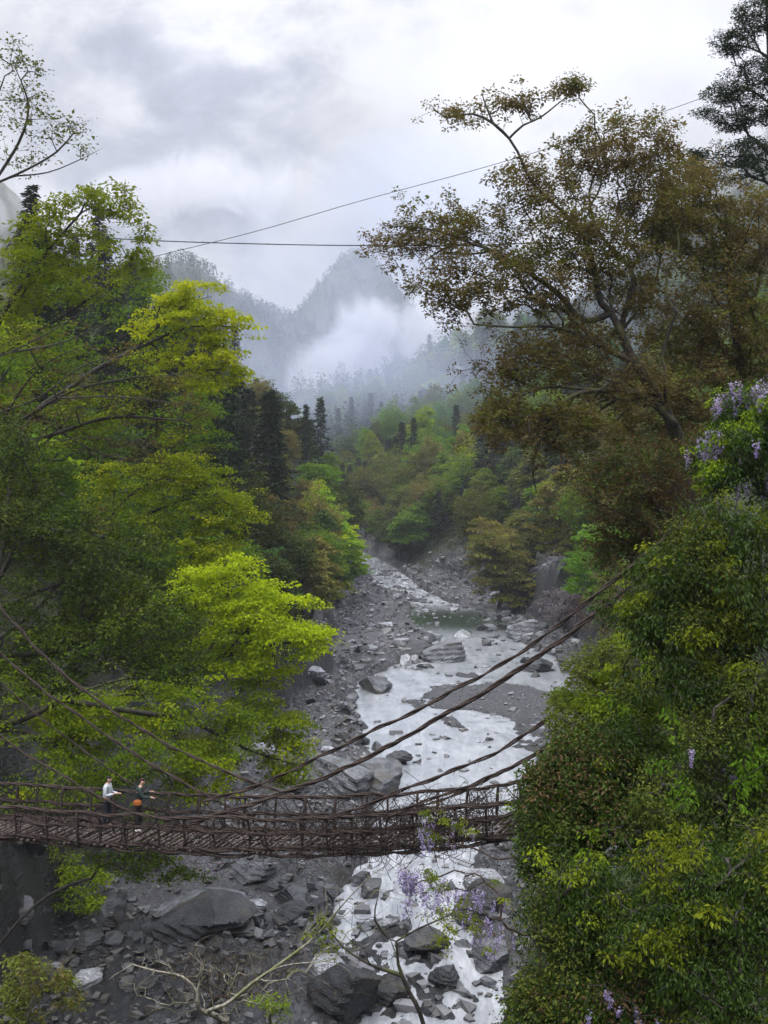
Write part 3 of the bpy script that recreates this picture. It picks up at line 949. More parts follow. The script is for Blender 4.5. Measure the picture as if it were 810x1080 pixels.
    tree('tree', 'russet-brown shrubby tree under the oak limbs above the cable ends', 'tree', ground_pt(11.2, 38),
         [(680, 500, 36, 48, 44, 1.6, 220), (650, 530, 36, 40, 40, 1.5, 150), (700, 560, 36, 45, 45, 1.5, 180), (655, 585, 37, 36, 30, 1.4, 80), (725, 500, 37, 40, 50, 1.6, 120), (620, 500, 37, 30, 26, 1.4, 50)],
         [(.09, [(740, 680, 38), (715, 600, 37), (690, 530, 36), (670, 480, 36)])], 'oak', 'russet', seed=33, alpha=.3, step=.35, over=dict(k=22, L=.11, s=.27),
         extra=[('green_leaves', 'dark', .45, 'oak', dict(k=16, L=.12, s=.3))])
    tree('tree', 'dark fir with clumped needles cut off by the top right corner', 'tree', ground_pt(20.5, 56),
         [(800, 15, 55, 28, 30, 1.4, 110), (772, 45, 55, 20, 14, 1, 50), (800, 75, 55, 30, 18, 1.4, 80), (768, 98, 55, 26, 14, 1, 70), (745, 118, 55, 10, 6, .5, 14), (775, 128, 55, 22, 10, 1, 50), (790, 160, 55, 34, 22, 1.4, 110), (800, 115, 55, 20, 25, 1, 60), (735, 165, 55, 11, 9, .5, 24), (765, 185, 55, 40, 16, 1.5, 60)],
         [(.24, [(824, 560, 56), (820, 300, 55.5), (812, 100, 55), (806, -60, 55)]), (.06, [(812, 110, 55), (790, 95, 55), (765, 100, 55)]), (.06, [(812, 60, 55), (790, 50, 55), (770, 45, 55)]), (.06, [(814, 170, 55), (780, 165, 55), (740, 168, 55)])],
         'oak', 'cedar', seed=34, alpha=.45, step=.4, over=dict(k=34, L=.17, s=.34, wr=.3, flat=.6))
    # --- right foreground shrubs
    tree('wisteria', 'wisteria with hanging lilac racemes on the shrub at the right edge below the oak', 'climbing plant', ground_pt(8.8, 22.5),
         [(795, 425, 22, 40, 26, 1, 120), (770, 470, 22, 34, 36, 1, 130), (810, 480, 22, 30, 40, 1, 110), (755, 500, 22, 24, 24, .8, 60)],
         [(.06, [(850, 760, 22.5), (830, 600, 22), (800, 500, 22), (780, 450, 22)])], 'bush', 'glossy', seed=41, step=.22, over=dict(k=32, L=.08),
         extra=[('young_leaves', 'yellow', 0.30, 'bush', dict(sc=.24, k=34, L=0.083, s=.19, flat=.45, nb=.55, wr=.45, droop=.45)), ('blossom', 'wisteria', .26, 'small', dict(k=60, L=.05, s=.09, hang=.38, sc=.8))])
    tree('shrub', 'tall leafy shrub with yellow-tipped shoots at the right edge below the wisteria', 'shrub', ground_pt(7.6, 19.5),
         [(770, 560, 19, 60, 40, 1, 200), (715, 600, 19, 50, 36, 1, 170), (790, 640, 18.5, 60, 50, 1, 220), (720, 665, 18.5, 55, 46, 1, 200), (670, 640, 19, 34, 28, .8, 80), (750, 720, 18, 70, 40, 1, 170)],
         [(.07, [(830, 900, 19.5), (800, 760, 19), (760, 660, 19), (740, 600, 19)]), (.05, [(800, 760, 19), (740, 700, 18.6), (700, 640, 18.8)])], 'bush', 'glossy', seed=42, step=.22, over=dict(k=32, L=.078),
         extra=[('older_leaves', 'olive', .30, 'small', dict(k=16, L=.06)), ('young_leaves', 'yellow', 0.17, 'bush', dict(sc=.24, k=34, L=0.083, s=.19, flat=.45, nb=.55, wr=.45, droop=.45))])
    tree('shrub', 'loose shrub with lemon-yellow leaf clusters jutting towards the river on the right', 'shrub', ground_pt(5.6, 22.5),
         [(620, 705, 22, 24, 18, .6, 46), (655, 690, 22, 40, 26, .8, 90), (600, 735, 22, 18, 10, .5, 26), (650, 745, 21.5, 50, 36, 1, 130), (700, 735, 21, 45, 40, 1, 120), (612, 770, 21, 40, 36, .8, 100)],
         [(.05, [(720, 960, 22.5), (690, 850, 22), (660, 760, 22), (630, 710, 22)])], 'small', 'olive', seed=43, step=.22, over=dict(k=26, L=.075),
         extra=[('young_leaves', 'yellow', 0.20, 'bush', dict(sc=.24, k=42, L=0.083, s=.19, flat=.45, nb=.55, wr=.45, droop=.45)), ('green_leaves', 'green', .5, 'small', dict(k=20, L=.08))])
    tree('shrub', 'dense small-leaved dark shrub beside the right-hand end of the bridge', 'shrub', ground_pt(3.6, 18.5),
         [(606, 815, 18.5, 46, 46, .9, 190), (640, 860, 18, 60, 50, 1, 210), (592, 880, 18, 42, 44, .8, 170), (660, 790, 18.5, 50, 40, .9, 130), (566, 840, 18.5, 22, 38, .6, 60), (562, 900, 18, 20, 28, .6, 40)],
         [(.05, [(660, 1120, 18.5), (640, 960, 18.3), (610, 860, 18.3), (590, 800, 18.3)])], 'small', 'dark', seed=44, step=.22, over=dict(k=30, L=.075),
         extra=[('green_leaves', 'glossy', .5, 'bush', dict(k=14, L=.09)), ('young_leaves', 'yellow', 0.07, 'bush', dict(sc=.24, k=36, L=0.066, s=.19, flat=.45, nb=.55, wr=.45, droop=.45)), ('dry_leaves', 'deadleaf', .25, 'small', dict(k=12, L=.07))])
    tree('shrub', 'shadowy dark-leaved shrub against the right edge at mid height of the thicket', 'shrub', ground_pt(6.4, 17),
         [(760, 790, 17, 70, 50, 1, 220), (800, 850, 17, 50, 60, 1, 170), (720, 850, 16.6, 60, 50, 1, 190), (790, 740, 17.3, 50, 40, 1, 110)],
         [(.06, [(830, 1120, 17), (800, 960, 17), (770, 860, 17), (750, 780, 17)])], 'bush', 'dark', seed=45, step=.22, over=dict(k=32, L=.068),
         extra=[('older_leaves', 'olive', .30, 'small', dict(k=16, L=.06)), ('young_leaves', 'green', .12, 'bush', dict(sc=.3, k=26, L=.075, s=.2, flat=.5, nb=.5)), ('blossom', 'wisteria', .025, 'small', dict(k=50, L=.04, s=.07, hang=.22, sc=.5))])
    tree('shrub', 'glossy green shrub with a few lilac blooms at the foot of the right thicket', 'shrub', ground_pt(2.6, 15),
         [(600, 970, 15, 40, 38, .8, 150), (620, 940, 15, 60, 46, .8, 190), (625, 1030, 14.6, 54, 46, .8, 200), (680, 1040, 14.4, 60, 50, .8, 190), (568, 1062, 14.8, 34, 32, .7, 110)],
         [(.04, [(640, 1240, 15), (620, 1100, 14.8), (600, 1000, 14.8), (590, 950, 14.9)])], 'bush', 'glossy', seed=46, step=.2, over=dict(k=36, L=.057, s=.22),
         extra=[('older_leaves', 'olive', .30, 'small', dict(k=16, L=.06)), ('young_leaves', 'yellow', 0.09, 'bush', dict(sc=.24, k=34, L=0.062, s=.19, flat=.45, nb=.55, wr=.45, droop=.45)), ('blossom', 'wisteria', .035, 'small', dict(k=50, L=.032, s=.06, hang=.18, sc=.5)), ('dry_leaves', 'deadleaf', .2, 'small', dict(k=10, L=.06))])
    tree('shrub', 'shrub with sprays of lime-yellow new leaves in the bottom right corner', 'shrub', ground_pt(5.0, 14),
         [(720, 930, 14.2, 56, 44, .8, 180), (780, 950, 14, 50, 50, .8, 170), (690, 985, 14, 50, 40, .8, 130), (760, 1030, 13.6, 70, 50, .8, 210), (800, 900, 14.3, 40, 40, .8, 80)],
         [(.04, [(790, 1260, 14), (770, 1110, 13.9), (750, 1010, 13.9), (735, 940, 14)])], 'bush', 'glossy', seed=47, step=.2, over=dict(k=36, L=.057, s=.22),
         extra=[('older_leaves', 'olive', .30, 'small', dict(k=16, L=.06)), ('young_leaves', 'yellow', 0.17, 'bush', dict(sc=.24, k=34, L=0.070, s=.19, flat=.45, nb=.55, wr=.45, droop=.45)), ('blossom', 'wisteria', .02, 'small', dict(k=50, L=.032, s=.06, hang=.18, sc=.5))])
    tree('wisteria', 'tangled leafless wisteria with lilac blooms draped over the right end of the bridge', 'climbing plant', ground_pt(4.6, 29),
         [(440, 925, 29.5, 22, 10, .4, 26), (425, 920, 29.5, 10, 14, .4, 14), (470, 875, 30, 30, 24, .6, 36), (460, 855, 30, 16, 12, .4, 14), (500, 930, 29, 30, 18, .6, 26), (505, 965, 28.5, 30, 30, .6, 20), (530, 990, 28, 24, 24, .5, 12), (450, 940, 29, 30, 14, .5, 20)],
         [(.03, [(560, 940, 29), (520, 905, 29.5), (480, 890, 29.8), (450, 900, 29.6)])], 'small', 'deadleaf', 'vine', seed=48, step=.22, alpha=.2, wig=.3, rt=.006, over=dict(k=6, L=.06),
         extra=[('blossom', 'wisteria', .62, 'small', dict(k=34, L=.05, s=.10, hang=.40)), ('young_leaves', 'yellow', 0.20, 'small', dict(sc=.24, k=52, L=0.070, s=.19, flat=.45, nb=.55, wr=.45, droop=.45))])
    # --- dead and bare shrubs at the foot of the frame
    tree('bare_shrub', 'pale lichen-covered leafless shrub at the bottom left of centre', 'shrub', ground_pt(-3.4, 18.6),
         [(190, 1030, 18, 70, 40, .5, 90), (150, 1025, 18, 36, 30, .5, 40), (280, 1030, 18, 66, 36, .5, 70), (215, 1010, 18, 24, 26, .4, 24), (350, 990, 18.5, 56, 56, .6, 60), (385, 950, 18.5, 50, 44, .6, 34)],
         [(.035, [(236, 1110, 18.3), (234, 1076, 18.2), (210, 1064, 18), (208, 1046, 18), (192, 1030, 18), (163, 1024, 18), (139, 1017, 18)]), (.022, [(209, 1046, 18), (212, 1016, 18), (199, 1004, 18)]),
          (.026, [(218, 1064, 18), (237, 1060, 18), (273, 1032, 18), (298, 1019, 18), (330, 1015, 18)]), (.022, [(273, 1032, 18), (330, 990, 18.4), (365, 950, 18.5), (395, 920, 18.5)]), (.02, [(330, 990, 18.4), (345, 960, 18.4), (340, 930, 18.4)])],
         'sparse', 'olive', 'palebark', seed=51, step=.14, alpha=.3, wig=.2, rt=.0046, twig_only=True, sides=4)
    tree('bare_shrub', 'mossy dark leaning shrub with a few yellow shoots at the bottom centre by the water', 'shrub', ground_pt(1.0, 17),
         [(400, 1000, 16, 44, 34, .5, 50), (360, 985, 16, 34, 34, .5, 30), (460, 975, 16, 44, 24, .5, 36), (430, 955, 16, 20, 24, .4, 8), (420, 1040, 16, 40, 20, .4, 18), (380, 1030, 16, 26, 20, .4, 14)],
         [(.055, [(462, 1180, 16.6), (447, 1082, 16), (430, 1043, 16), (420, 1017, 16), (418, 993, 16), (410, 990, 16)]), (.03, [(420, 1027, 16), (390, 1017, 16), (363, 1000, 16), (350, 985, 16)]), (.018, [(418, 993, 16), (440, 980, 16), (463, 970, 16), (490, 957, 16)]),
          (.02, [(410, 990, 16), (395, 970, 16), (400, 940, 16)])],
         'sparse', 'olive', 'mossbark', seed=52, step=.14, alpha=.3, wig=.2, rt=.0038, twig_only=True, sides=4, extra=[('young_leaves', 'yellow', .26, 'small', dict(k=24, L=.045, s=.10))])
    tree('bare_shrub', 'dense brown thicket of dead twigs in front of the white-topped block', 'shrub', ground_pt(-7.5, 47),
         [(255, 1025, 47, 60, 26, 1.2, 110), (205, 1020, 47, 50, 30, 1.2, 80), (310, 1020, 47, 40, 30, 1.2, 50), (240, 1050, 46, 60, 24, 1.2, 60)],
         [], 'sparse', 'deadleaf', 'vine', seed=53, step=.4, alpha=.15, wig=.3, rt=.011, over=dict(k=4, L=.10), sides=3)
    tree('shrub', 'small golden-olive sapling in the bottom left corner', 'shrub', ground_pt(-9.0, 26),
         [(25, 1020, 25, 30, 14, .6, 26), (15, 1045, 25, 34, 18, .6, 36), (60, 1035, 25, 26, 14, .5, 18), (20, 1070, 25, 36, 16, .6, 26), (75, 1050, 25, 16, 12, .4, 8)],
         [(.03, [(20, 1180, 25.5), (28, 1078, 25), (40, 1045, 25), (46, 1030, 25)])], 'small', 'olive', 'palebark', seed=54, step=.2, over=dict(k=22, L=.09, s=.22, flat=.35, nb=.6),
         extra=[('young_leaves', 'tan', .35, 'small', dict(k=16, L=.09, s=.22))])
    tree('shrub', 'tiny yellow-leaved shrub between the dark boulders at the bottom of the frame', 'shrub', ground_pt(-2.6, 24),
         [(280, 1058, 23, 14, 8, .3, 14), (296, 1066, 23, 12, 10, .3, 10), (303, 1052, 23, 6, 5, .2, 4)], [(.012, [(286, 1130, 23.5), (284, 1070, 23)])], 'small', 'yellow', 'palebark', seed=55, step=.15, over=dict(k=24, L=.06, s=.14))
    # --- middle distance with a look of their own
    def mid(lab, x, y, Ht, R, sty, mat, seed, layers=4, n=260, over=None, extra=(), name='tree', cat='tree', sq=.34):
        b = ground_pt(x, y, -.5)
        bl = [(x, y, b[2] + Ht * .66, R, R, Ht * sq, n), (x + R * .35, y - R * .4, b[2] + Ht * .42, R * .8, R * .8, Ht * .26, n // 2)]
        tree(name, lab, cat, b, bl, [(.2, [b, b + np.array([R * .1, 0, Ht * .3]), b + np.array([0, 0, Ht * .55])])], sty, mat, 'bark', None, seed, layers, .25, .8, .03, .35, px=False, over=over, extra=extra, shell=.6)
    big = dict(k=34, s=1.0, L=.42)
    mid('tall fresh-green maple spilling down the rocky spur where the river bends', -9.5, 186, 19, 6.2, 'maple', 'spring', 61, 6, 420, big, [('young_leaves', 'lime', .5, 'maple', dict(k=24, s=1.0, L=.42))])
    mid('fresh green tree on top of the rocky spur below the tall cedar', -12.5, 200, 17, 4.6, 'maple', 'fresh', 62, 5, 260, big)
    mid('yellow-green small tree at the waterside foot of the rocky spur', -9.0, 160, 10, 3.2, 'maple', 'yellow', 63, 4, 130, dict(k=26, s=.8, L=.34))
    mid('blue-green leafy tree low on the left bank beyond the brightest maple', -13, 112, 10.5, 3.9, 'maple', 'teal', 64, 5, 200, dict(k=30, s=.7, L=.28))
    mid('vivid green maple on the right bank beside the stone steps', 26.5, 132, 13, 4.8, 'maple', 'fresh', 65, 6, 300, dict(k=30, s=.8, L=.3))
    mid('grey-mauve flowering shrub on the rocks left of the vivid green maple', 25.0, 152, 8, 3.6, 'broad', 'mauve', 66, 0, 130, dict(k=30, s=.7, L=.26), name='shrub', cat='shrub')
    mid('pale grey flowering tree among dark cedars on the left ridge', -21, 170, 13, 3.6, 'broad', 'mauve', 67, 0, 120, dict(k=26, s=.8, L=.34))
    mid('yellow-olive oak with tiered crown on the right bank upstream', 19, 182, 16, 6.6, 'maple', 'tan', 68, 5, 330, big, [('young_leaves', 'yellow', .5, 'maple', dict(k=20, s=1.0, L=.4))])
    mid('amber-leaved oak on the right bank behind the vivid green maple', 27, 158, 16, 6.0, 'maple', 'tan', 69, 5, 300, dict(k=34, s=.9, L=.36), [('young_leaves', 'spring', .45, 'maple', dict(k=20, s=.9, L=.36))])
    mid('low brown scrub on the bank behind the suspension cables', 20, 84, 7, 5.0, 'oak', 'tan', 70, 0, 300, dict(k=20, s=.5, L=.17), [('green_leaves', 'russet', .5, 'oak', dict(k=20, s=.5, L=.17))], name='shrub', cat='shrub')
    mid('olive-brown bush on the bank right of the stone steps', 25, 104, 9, 4.5, 'oak', 'olive', 71, 0, 240, dict(k=20, s=.55, L=.2), [('dry_leaves', 'tan', .5, 'oak', dict(k=20, s=.5, L=.2))], name='shrub', cat='shrub')


hero_trees()


# ------------------------------------------------------------------ the vine bridge
def deck_pt(u):
    """Deck centre line: the bridge runs a little towards the viewer on its way to the right bank."""
    v = np.interp(u, [-250, -60, 0, 100, 200, 300, 400, 500, 560, 700], [842, 866, 871, 879, 885, 888, 886, 878, 869, 845])
    k = (u - 405) / FPX
    Y = (38 - .25 * 13) / (1 + .25 * k)
    return P(u, v, Y)


SLAT = nrm(np.array([.40, .92, 0]))


def rope(mb, pts, r, rng, strands=2, twist=2.2, step=.16, hair=0.0):
    c = resample(pts, step)
    n = len(c)
    s = np.concatenate([[0], np.cumsum(np.linalg.norm(c[1:] - c[:-1], axis=1))])
    t = nrm(np.gradient(c, axis=0))
    A = nrm(np.cross(t, [.1, .3, .95]))
    B = np.cross(t, A)
    wob = np.stack([vnoise(s * 1.3, 0, 0, int(rng.integers(1e6))), vnoise(s * 1.3, 5, 0, int(rng.integers(1e6)))], 1) * r * .7
    for k in range(strands):
        ph = s / max(r, .01) / twist * .35 + k * 2 * math.pi / strands + wob[:, 0] * 9
        q = c + (np.cos(ph)[:, None] * A + np.sin(ph)[:, None] * B) * r * (.62 if strands > 1 else .1) + wob[:, :1] * A + wob[:, 1:] * B
        rr = r * (.62 if strands > 1 else 1) * (1 + .28 * vnoise(s * 2.5, k, 3, int(rng.integers(1e6))))
        mb.tube(q, rr, 6)
    if hair:
        for i in range(n):
            if rng.random() < hair:
                d = nrm(rng.normal(size=3)) * r * (1.5 + 3 * rng.random())
                mb.tube([c[i], c[i] + d * .6 + np.array([0, 0, -.02]), c[i] + d + np.array([0, 0, -r])], [.012, .009, .004], 3, False)


def build_bridge():
    rng = np.random.default_rng(5)
    us = np.linspace(-230, 640, 160)
    C = np.array([deck_pt(u) for u in us])
    base = deck_pt(200)
    root = empty('vine_bridge', base, 'brown suspension footbridge woven from vines with a slatted deck crossing the gorge', 'footbridge')
    hw = 1.0
    near, far = -SLAT * hw, SLAT * hw
    up = np.array([0, 0, 1.0])
    # deck of split poles with gaps
    s = np.concatenate([[0], np.cumsum(np.linalg.norm(C[1:] - C[:-1], axis=1))])
    mb = MB()
    d = 0.0
    while d < s[-1]:
        c = np.array([np.interp(d, s, C[:, k]) for k in range(3)])
        a = c + near * (1.02 + .10 * rng.random()) + up * (rng.normal() * .015)
        b = c + far * (1.02 + .10 * rng.random()) + up * (rng.normal() * .015)
        r = .035 + .018 * rng.random()
        m = (a + b) / 2 + rng.normal(size=3) * .02
        mb.tube([a, m, b], [r, r * 1.05, r * .9], 6)
        d += .19 + .07 * rng.random()
    local(mb, base).build('deck', M['slat'], root, True)

    def line(off, h, j=.0, lo=0, hi=160):
        q = C[lo:hi] + off + up * h
        return q + rng.normal(size=q.shape) * j
    # edge ropes, deck bearers
    for off in (near * .98, far * .98):
        e = MB()
        rope(e, line(off, .06, .02)[::3], .075, rng, 3, hair=.25)
        rope(e, line(off, -.10, .02)[::3], .06, rng, 2, hair=.2)
        local(e, base).build('edge_rope', M['vine'], root, True)
    e = MB()
    for f in (-.45, 0, .45):
        rope(e, line(SLAT * f, -.09, .01)[::4], .05, rng, 2)
    local(e, base).build('bearer_rope', M['vine'], root, True)
    # two hand ropes on each side
    for off, hs in ((near, (.62, 1.08)), (far, (.55, 1.12))):
        for h in hs:
            e = MB()
            rope(e, line(off * (1.04 + .08 * h), h, .025)[::3], .055, rng, 3, hair=.25)
            local(e, base).build('hand_rope', M['vine'], root, True)
    # uprights and criss-cross lacing between deck edge and hand ropes
    for off in (near, far):
        lac, dang = MB(), MB()
        i = 2
        while i < 157:
            a = C[i] + off + up * -.1
            b = C[i] + off * 1.13 + up * 1.14
            pm = (a + b) / 2 + rng.normal(size=3) * .05
            p = MB()
            p.tube(resample([a, pm, b], .25), .032 + .02 * rng.random(), 5)
            p.tube(resample([a + rng.normal(size=3) * .05, pm + rng.normal(size=3) * .09, b], .25), .018, 4)
            local(p, base).build('upright', M['vine'], root, True)
            i += int(rng.integers(4, 7))
        for i in range(1, 156):
            for q in range(6):
                j = min(159, max(0, i + int(rng.integers(-7, 8))))
                h0, h1 = rng.choice([0, .0, .6, .3], 1)[0], rng.choice([.6, 1.1, 1.1, .4], 1)[0]
                a, b = C[i] + off * (1.02 + .06 * h0) + up * h0, C[j] + off * (1.02 + .1 * h1) + up * h1
                pm = (a + b) / 2 + rng.normal(size=3) * .10
                if rng.random() < .55:
                    lac.tube(resample([a, pm, b], .2), .006 + .014 * rng.random() ** 2, 3, False)
            if rng.random() < .8:
                a = C[i] + off * (.9 + .2 * rng.random()) + up * rng.choice([-.1, -.1, .6])
                l = .15 + .35 * rng.random()
                dang.tube(resample([a, a + np.array([rng.normal() * .12, rng.normal() * .1, -l * .6]), a + np.array([rng.normal() * .22, rng.normal() * .15, -l])], .12), [.010, .008, .006, .004][0], 3, False)
        local(lac, base).build('lacing', M['vine'], root, True)
        o = local(dang, base).build('ragged_fringe', M['vine'], root, True)
        o['kind'] = 'stuff'
    # suspension vines
    vines = [
        (.055, [(716, 552, 31), (690, 577, 31.2), (640, 617, 31.8), (560, 680, 32.8), (480, 728, 33.6), (400, 768, 34.6), (340, 797, 35.3), (290, 821, 35.9), (215, 846, 36.8)]),
        (.062, [(724, 560, 29.5), (702, 588, 29.7), (650, 630, 30.4), (580, 682, 31.2), (520, 724, 31.9), (470, 752, 32.5), (400, 792, 33.4), (330, 824, 34.2), (270, 846, 34.8), (200, 868, 35.5)]),
        (.052, [(700, 668, 29.5), (640, 712, 30.2), (600, 741, 30.7), (560, 770, 31.2), (520, 795, 31.8), (460, 820, 32.5), (400, 844, 33.3), (350, 862, 33.8)]),
        (.046, [(680, 728, 29.5), (600, 776, 30.7), (545, 806, 31.4), (500, 826, 32), (455, 842, 32.6), (410, 862, 33.2)]),
        (.050, [(-70, 545, 40), (0, 640, 39.6), (60, 704, 39.2), (130, 757, 38.6), (190, 792, 38.2), (260, 822, 37.6), (330, 848, 36.8)]),
        (.044, [(-70, 600, 39), (0, 688, 38.6), (45, 727, 38.3), (105, 770, 37.9), (160, 806, 37.4), (225, 842, 36.8), (262, 862, 36.4)]),
        (.038, [(-90, 690, 38), (0, 776, 37.2), (50, 808, 36.9), (90, 832, 36.6), (140, 858, 36.3)]),
        (.032, [(-90, 620, 41), (-20, 700, 40.6), (50, 762, 40.2), (120, 815, 39.6), (175, 846, 39)]),
        (.040, [(640, 742, 33.5), (560, 797, 34.6), (480, 838, 35.6), (420, 856, 36.2)]),
    ]
    for r, px in vines:
        e = MB()
        rope(e, [P(*q) for q in px], r, rng, 3 if r > .055 else 2, hair=.22)
        local(e, base).build('suspension_vine', M['vine'], root, True)
    # brown tangle hanging at the middle of the span
    e = MB()
    for i in range(900):
        u = 330 + 175 * rng.random() ** .8
        c = deck_pt(u)
        a = c + SLAT * rng.choice([-1.05, -1.1, 1.0]) + up * (rng.random() * 1.1 - .15) + rng.normal(size=3) * .1
        q = a + rng.normal(size=3) * np.array([.5, .3, .35])
        e.tube(resample([a, (a + q) / 2 + rng.normal(size=3) * .12, q], .18), .004 + .008 * rng.random(), 3, False)
    local(e, base).build('dead_vine_tangle', M['vine'], root, True)


# ------------------------------------------------------------------ people
def skin_body(name, joints, edges, mat, parent, roots=('pelvis',), lev=2):
    keys = list(joints)
    me = bpy.data.meshes.new(name)
    me.from_pydata([joints[k][0] for k in keys], [(keys.index(a), keys.index(b)) for a, b in edges], [])
    o = bpy.data.objects.new(name, me)
    COL.objects.link(o)
    o.parent = parent
    o.modifiers.new('skin', 'SKIN')
    sv = me.skin_vertices[0].data
    for i, k in enumerate(keys):
        r = joints[k][1]
        sv[i].radius = r if isinstance(r, tuple) else (r, r)
        sv[i].use_root = k in roots
    m = o.modifiers.new('smooth', 'SUBSURF')
    m.levels = m.render_levels = lev
    o.modifiers['skin'].use_smooth_shade = True
    me.materials.append(mat)
    return o


def person(loc, rz, label, top, trouser, hair, shoe, arms, lean, skin_m):
    root = empty('person', loc, label, 'person')
    root.rotation_euler = (0, 0, rz)
    root.scale = (1.06, 1.06, 1.06)
    L = lean
    J = {'pelvis': ((0, 0, .93), (.105, .14)), 'waist': ((L * .3, 0, 1.08), (.095, .125)), 'chest': ((L * .7, 0, 1.27), (.11, .15)), 'collar': ((L, 0, 1.40), (.07, .10)),
         'neck': ((L * 1.15 + .01, 0, 1.455), .046), 'jaw': ((L * 1.3 + .04, 0, 1.515), (.062, .058)), 'head': ((L * 1.4 + .035, 0, 1.585), (.088, .074)), 'top': ((L * 1.5 + .03, 0, 1.655), .055),
         'nose': ((L * 1.35 + .125, 0, 1.565), .014)}
    E = [('pelvis', 'waist'), ('waist', 'chest'), ('chest', 'collar'), ('collar', 'neck'), ('neck', 'jaw'), ('jaw', 'head'), ('head', 'top'), ('head', 'nose')]
    roots = ['pelvis']
    S, SE, T, TE, SH = {k: (J[k][0], tuple(x + .022 for x in (J[k][1] if isinstance(J[k][1], tuple) else (J[k][1],) * 2))) for k in ('pelvis', 'waist', 'chest', 'collar')}, \
        [('pelvis', 'waist'), ('waist', 'chest'), ('chest', 'collar')], {'pelvis': ((0, 0, .95), (.125, .155))}, [], []
    for s, nm in ((-1, 'r'), (1, 'l')):
        st = .05 * s
        J['hip' + nm] = ((0, s * .085, .86), .082)
        J['knee' + nm] = ((.03 + st, s * .095, .48), .058)
        J['ankle' + nm] = ((-.01 + st, s * .10, .085), .040)
        J['toe' + nm] = ((.13 + st, s * .115, .035), .032)
        E += [('pelvis', 'hip' + nm), ('hip' + nm, 'knee' + nm), ('knee' + nm, 'ankle' + nm), ('ankle' + nm, 'toe' + nm)]
        for k, r in (('hip', .098), ('knee', .075), ('ankle', .062)):
            q = J[k + nm][0]
            T[k + nm] = ((q[0], q[1], q[2] + (.02 if k == 'ankle' else 0)), r)
        TE += [('pelvis', 'hip' + nm), ('hip' + nm, 'knee' + nm), ('knee' + nm, 'ankle' + nm)]
        SH.append({'heel': ((-.05 + st, s * .10, .045), .045), 'pelvis': ((.03 + st, s * .107, .05), (.05, .045)), 'tip': ((.165 + st, s * .118, .035), .034)})
        sh, el, wr, pa = arms[nm]
        J['sho' + nm], J['elb' + nm], J['wri' + nm], J['pal' + nm] = (sh, .052), (el, .041), (wr, .028), (pa, (.034, .018))
        E += [('collar', 'sho' + nm), ('sho' + nm, 'elb' + nm), ('elb' + nm, 'wri' + nm), ('wri' + nm, 'pal' + nm)]
        for k, r in (('sho', .072), ('elb', .058), ('wri', .044)):
            S[k + nm] = (J[k + nm][0], r)
        SE += [('collar', 'sho' + nm), ('sho' + nm, 'elb' + nm), ('elb' + nm, 'wri' + nm)]
        # five fingers, each its own chain rooted in the palm
        wv, pv = np.array(wr), np.array(pa)
        f = nrm(pv - wv)
        side = nrm(np.cross(f, [0, 0, 1])) * s
        dn = np.cross(side, f) * s
        for k, (o_, l_) in enumerate(((-.030, .055), (-.010, .070), (.010, .075), (.028, .066))):
            r0 = pv + side * o_ * .8
            q = [r0, r0 + f * l_ * .5, r0 + f * l_ * .8 + np.array([0, 0, -.018]), r0 + f * l_ * .85 + np.array([0, 0, -.04])]
            for j, x in enumerate(q):
                J[f'f{nm}{k}{j}'] = (tuple(x), .0085)
                if j:
                    E.append((f'f{nm}{k}{j - 1}', f'f{nm}{k}{j}'))
            roots.append(f'f{nm}{k}0')
        r0 = wv * .6 + pv * .4
        for j, x in enumerate((r0, r0 - side * .035 + f * .03, r0 - side * .045 + f * .06 + np.array([0, 0, -.012]))):
            J[f't{nm}{j}'] = (tuple(x), .010)
            if j:
                E.append((f't{nm}{j - 1}', f't{nm}{j}'))
        roots.append(f't{nm}0')
        hp = np.array(J['head'][0])
        J['ear' + nm] = (tuple(hp + np.array([-.005, s * .086, -.01])), .016)
        E.append(('head', 'ear' + nm))
    skin_body('body', J, E, skin_m, root, roots, 1)
    skin_body('shirt' if top[1] else 'jacket', S, SE, top[0], root)
    skin_body('trousers', T, TE, trouser, root)
    for q in SH:
        skin_body('shoe', q, [('heel', 'pelvis'), ('pelvis', 'tip')], shoe, root)
    h = np.array(J['head'][0])
    skin_body('hair', {'pelvis': (tuple(h + [-.02, 0, .035]), (.10, .088)), 'a': (tuple(h + [-.015, 0, .085]), (.075, .07)), 'b': (tuple(h + [-.055, 0, -.03]), (.065, .078)), 'c': (tuple(h + [.045, 0, .068]), (.045, .06))},
              [('pelvis', 'a'), ('pelvis', 'b'), ('pelvis', 'c')], hair, root)
    for s in (-1, 1):
        mb = MB()
        e = h + [.076, s * .032, .0]
        mb.tube([e, e + [.008, 0, 0], e + [.012, 0, 0]], [.010, .008, .003], 6)
        mb.build('eye', M['wire'], root, True)
    mb = MB()
    e = h + [.078, 0, -.062]
    mb.tube([e + [0, -.02, 0], e + [.006, 0, 0], e + [0, .02, 0]], .006, 5)
    mb.build('mouth', plain('lip', (.35, .14, .12), .6, .05), root, True)
    return root


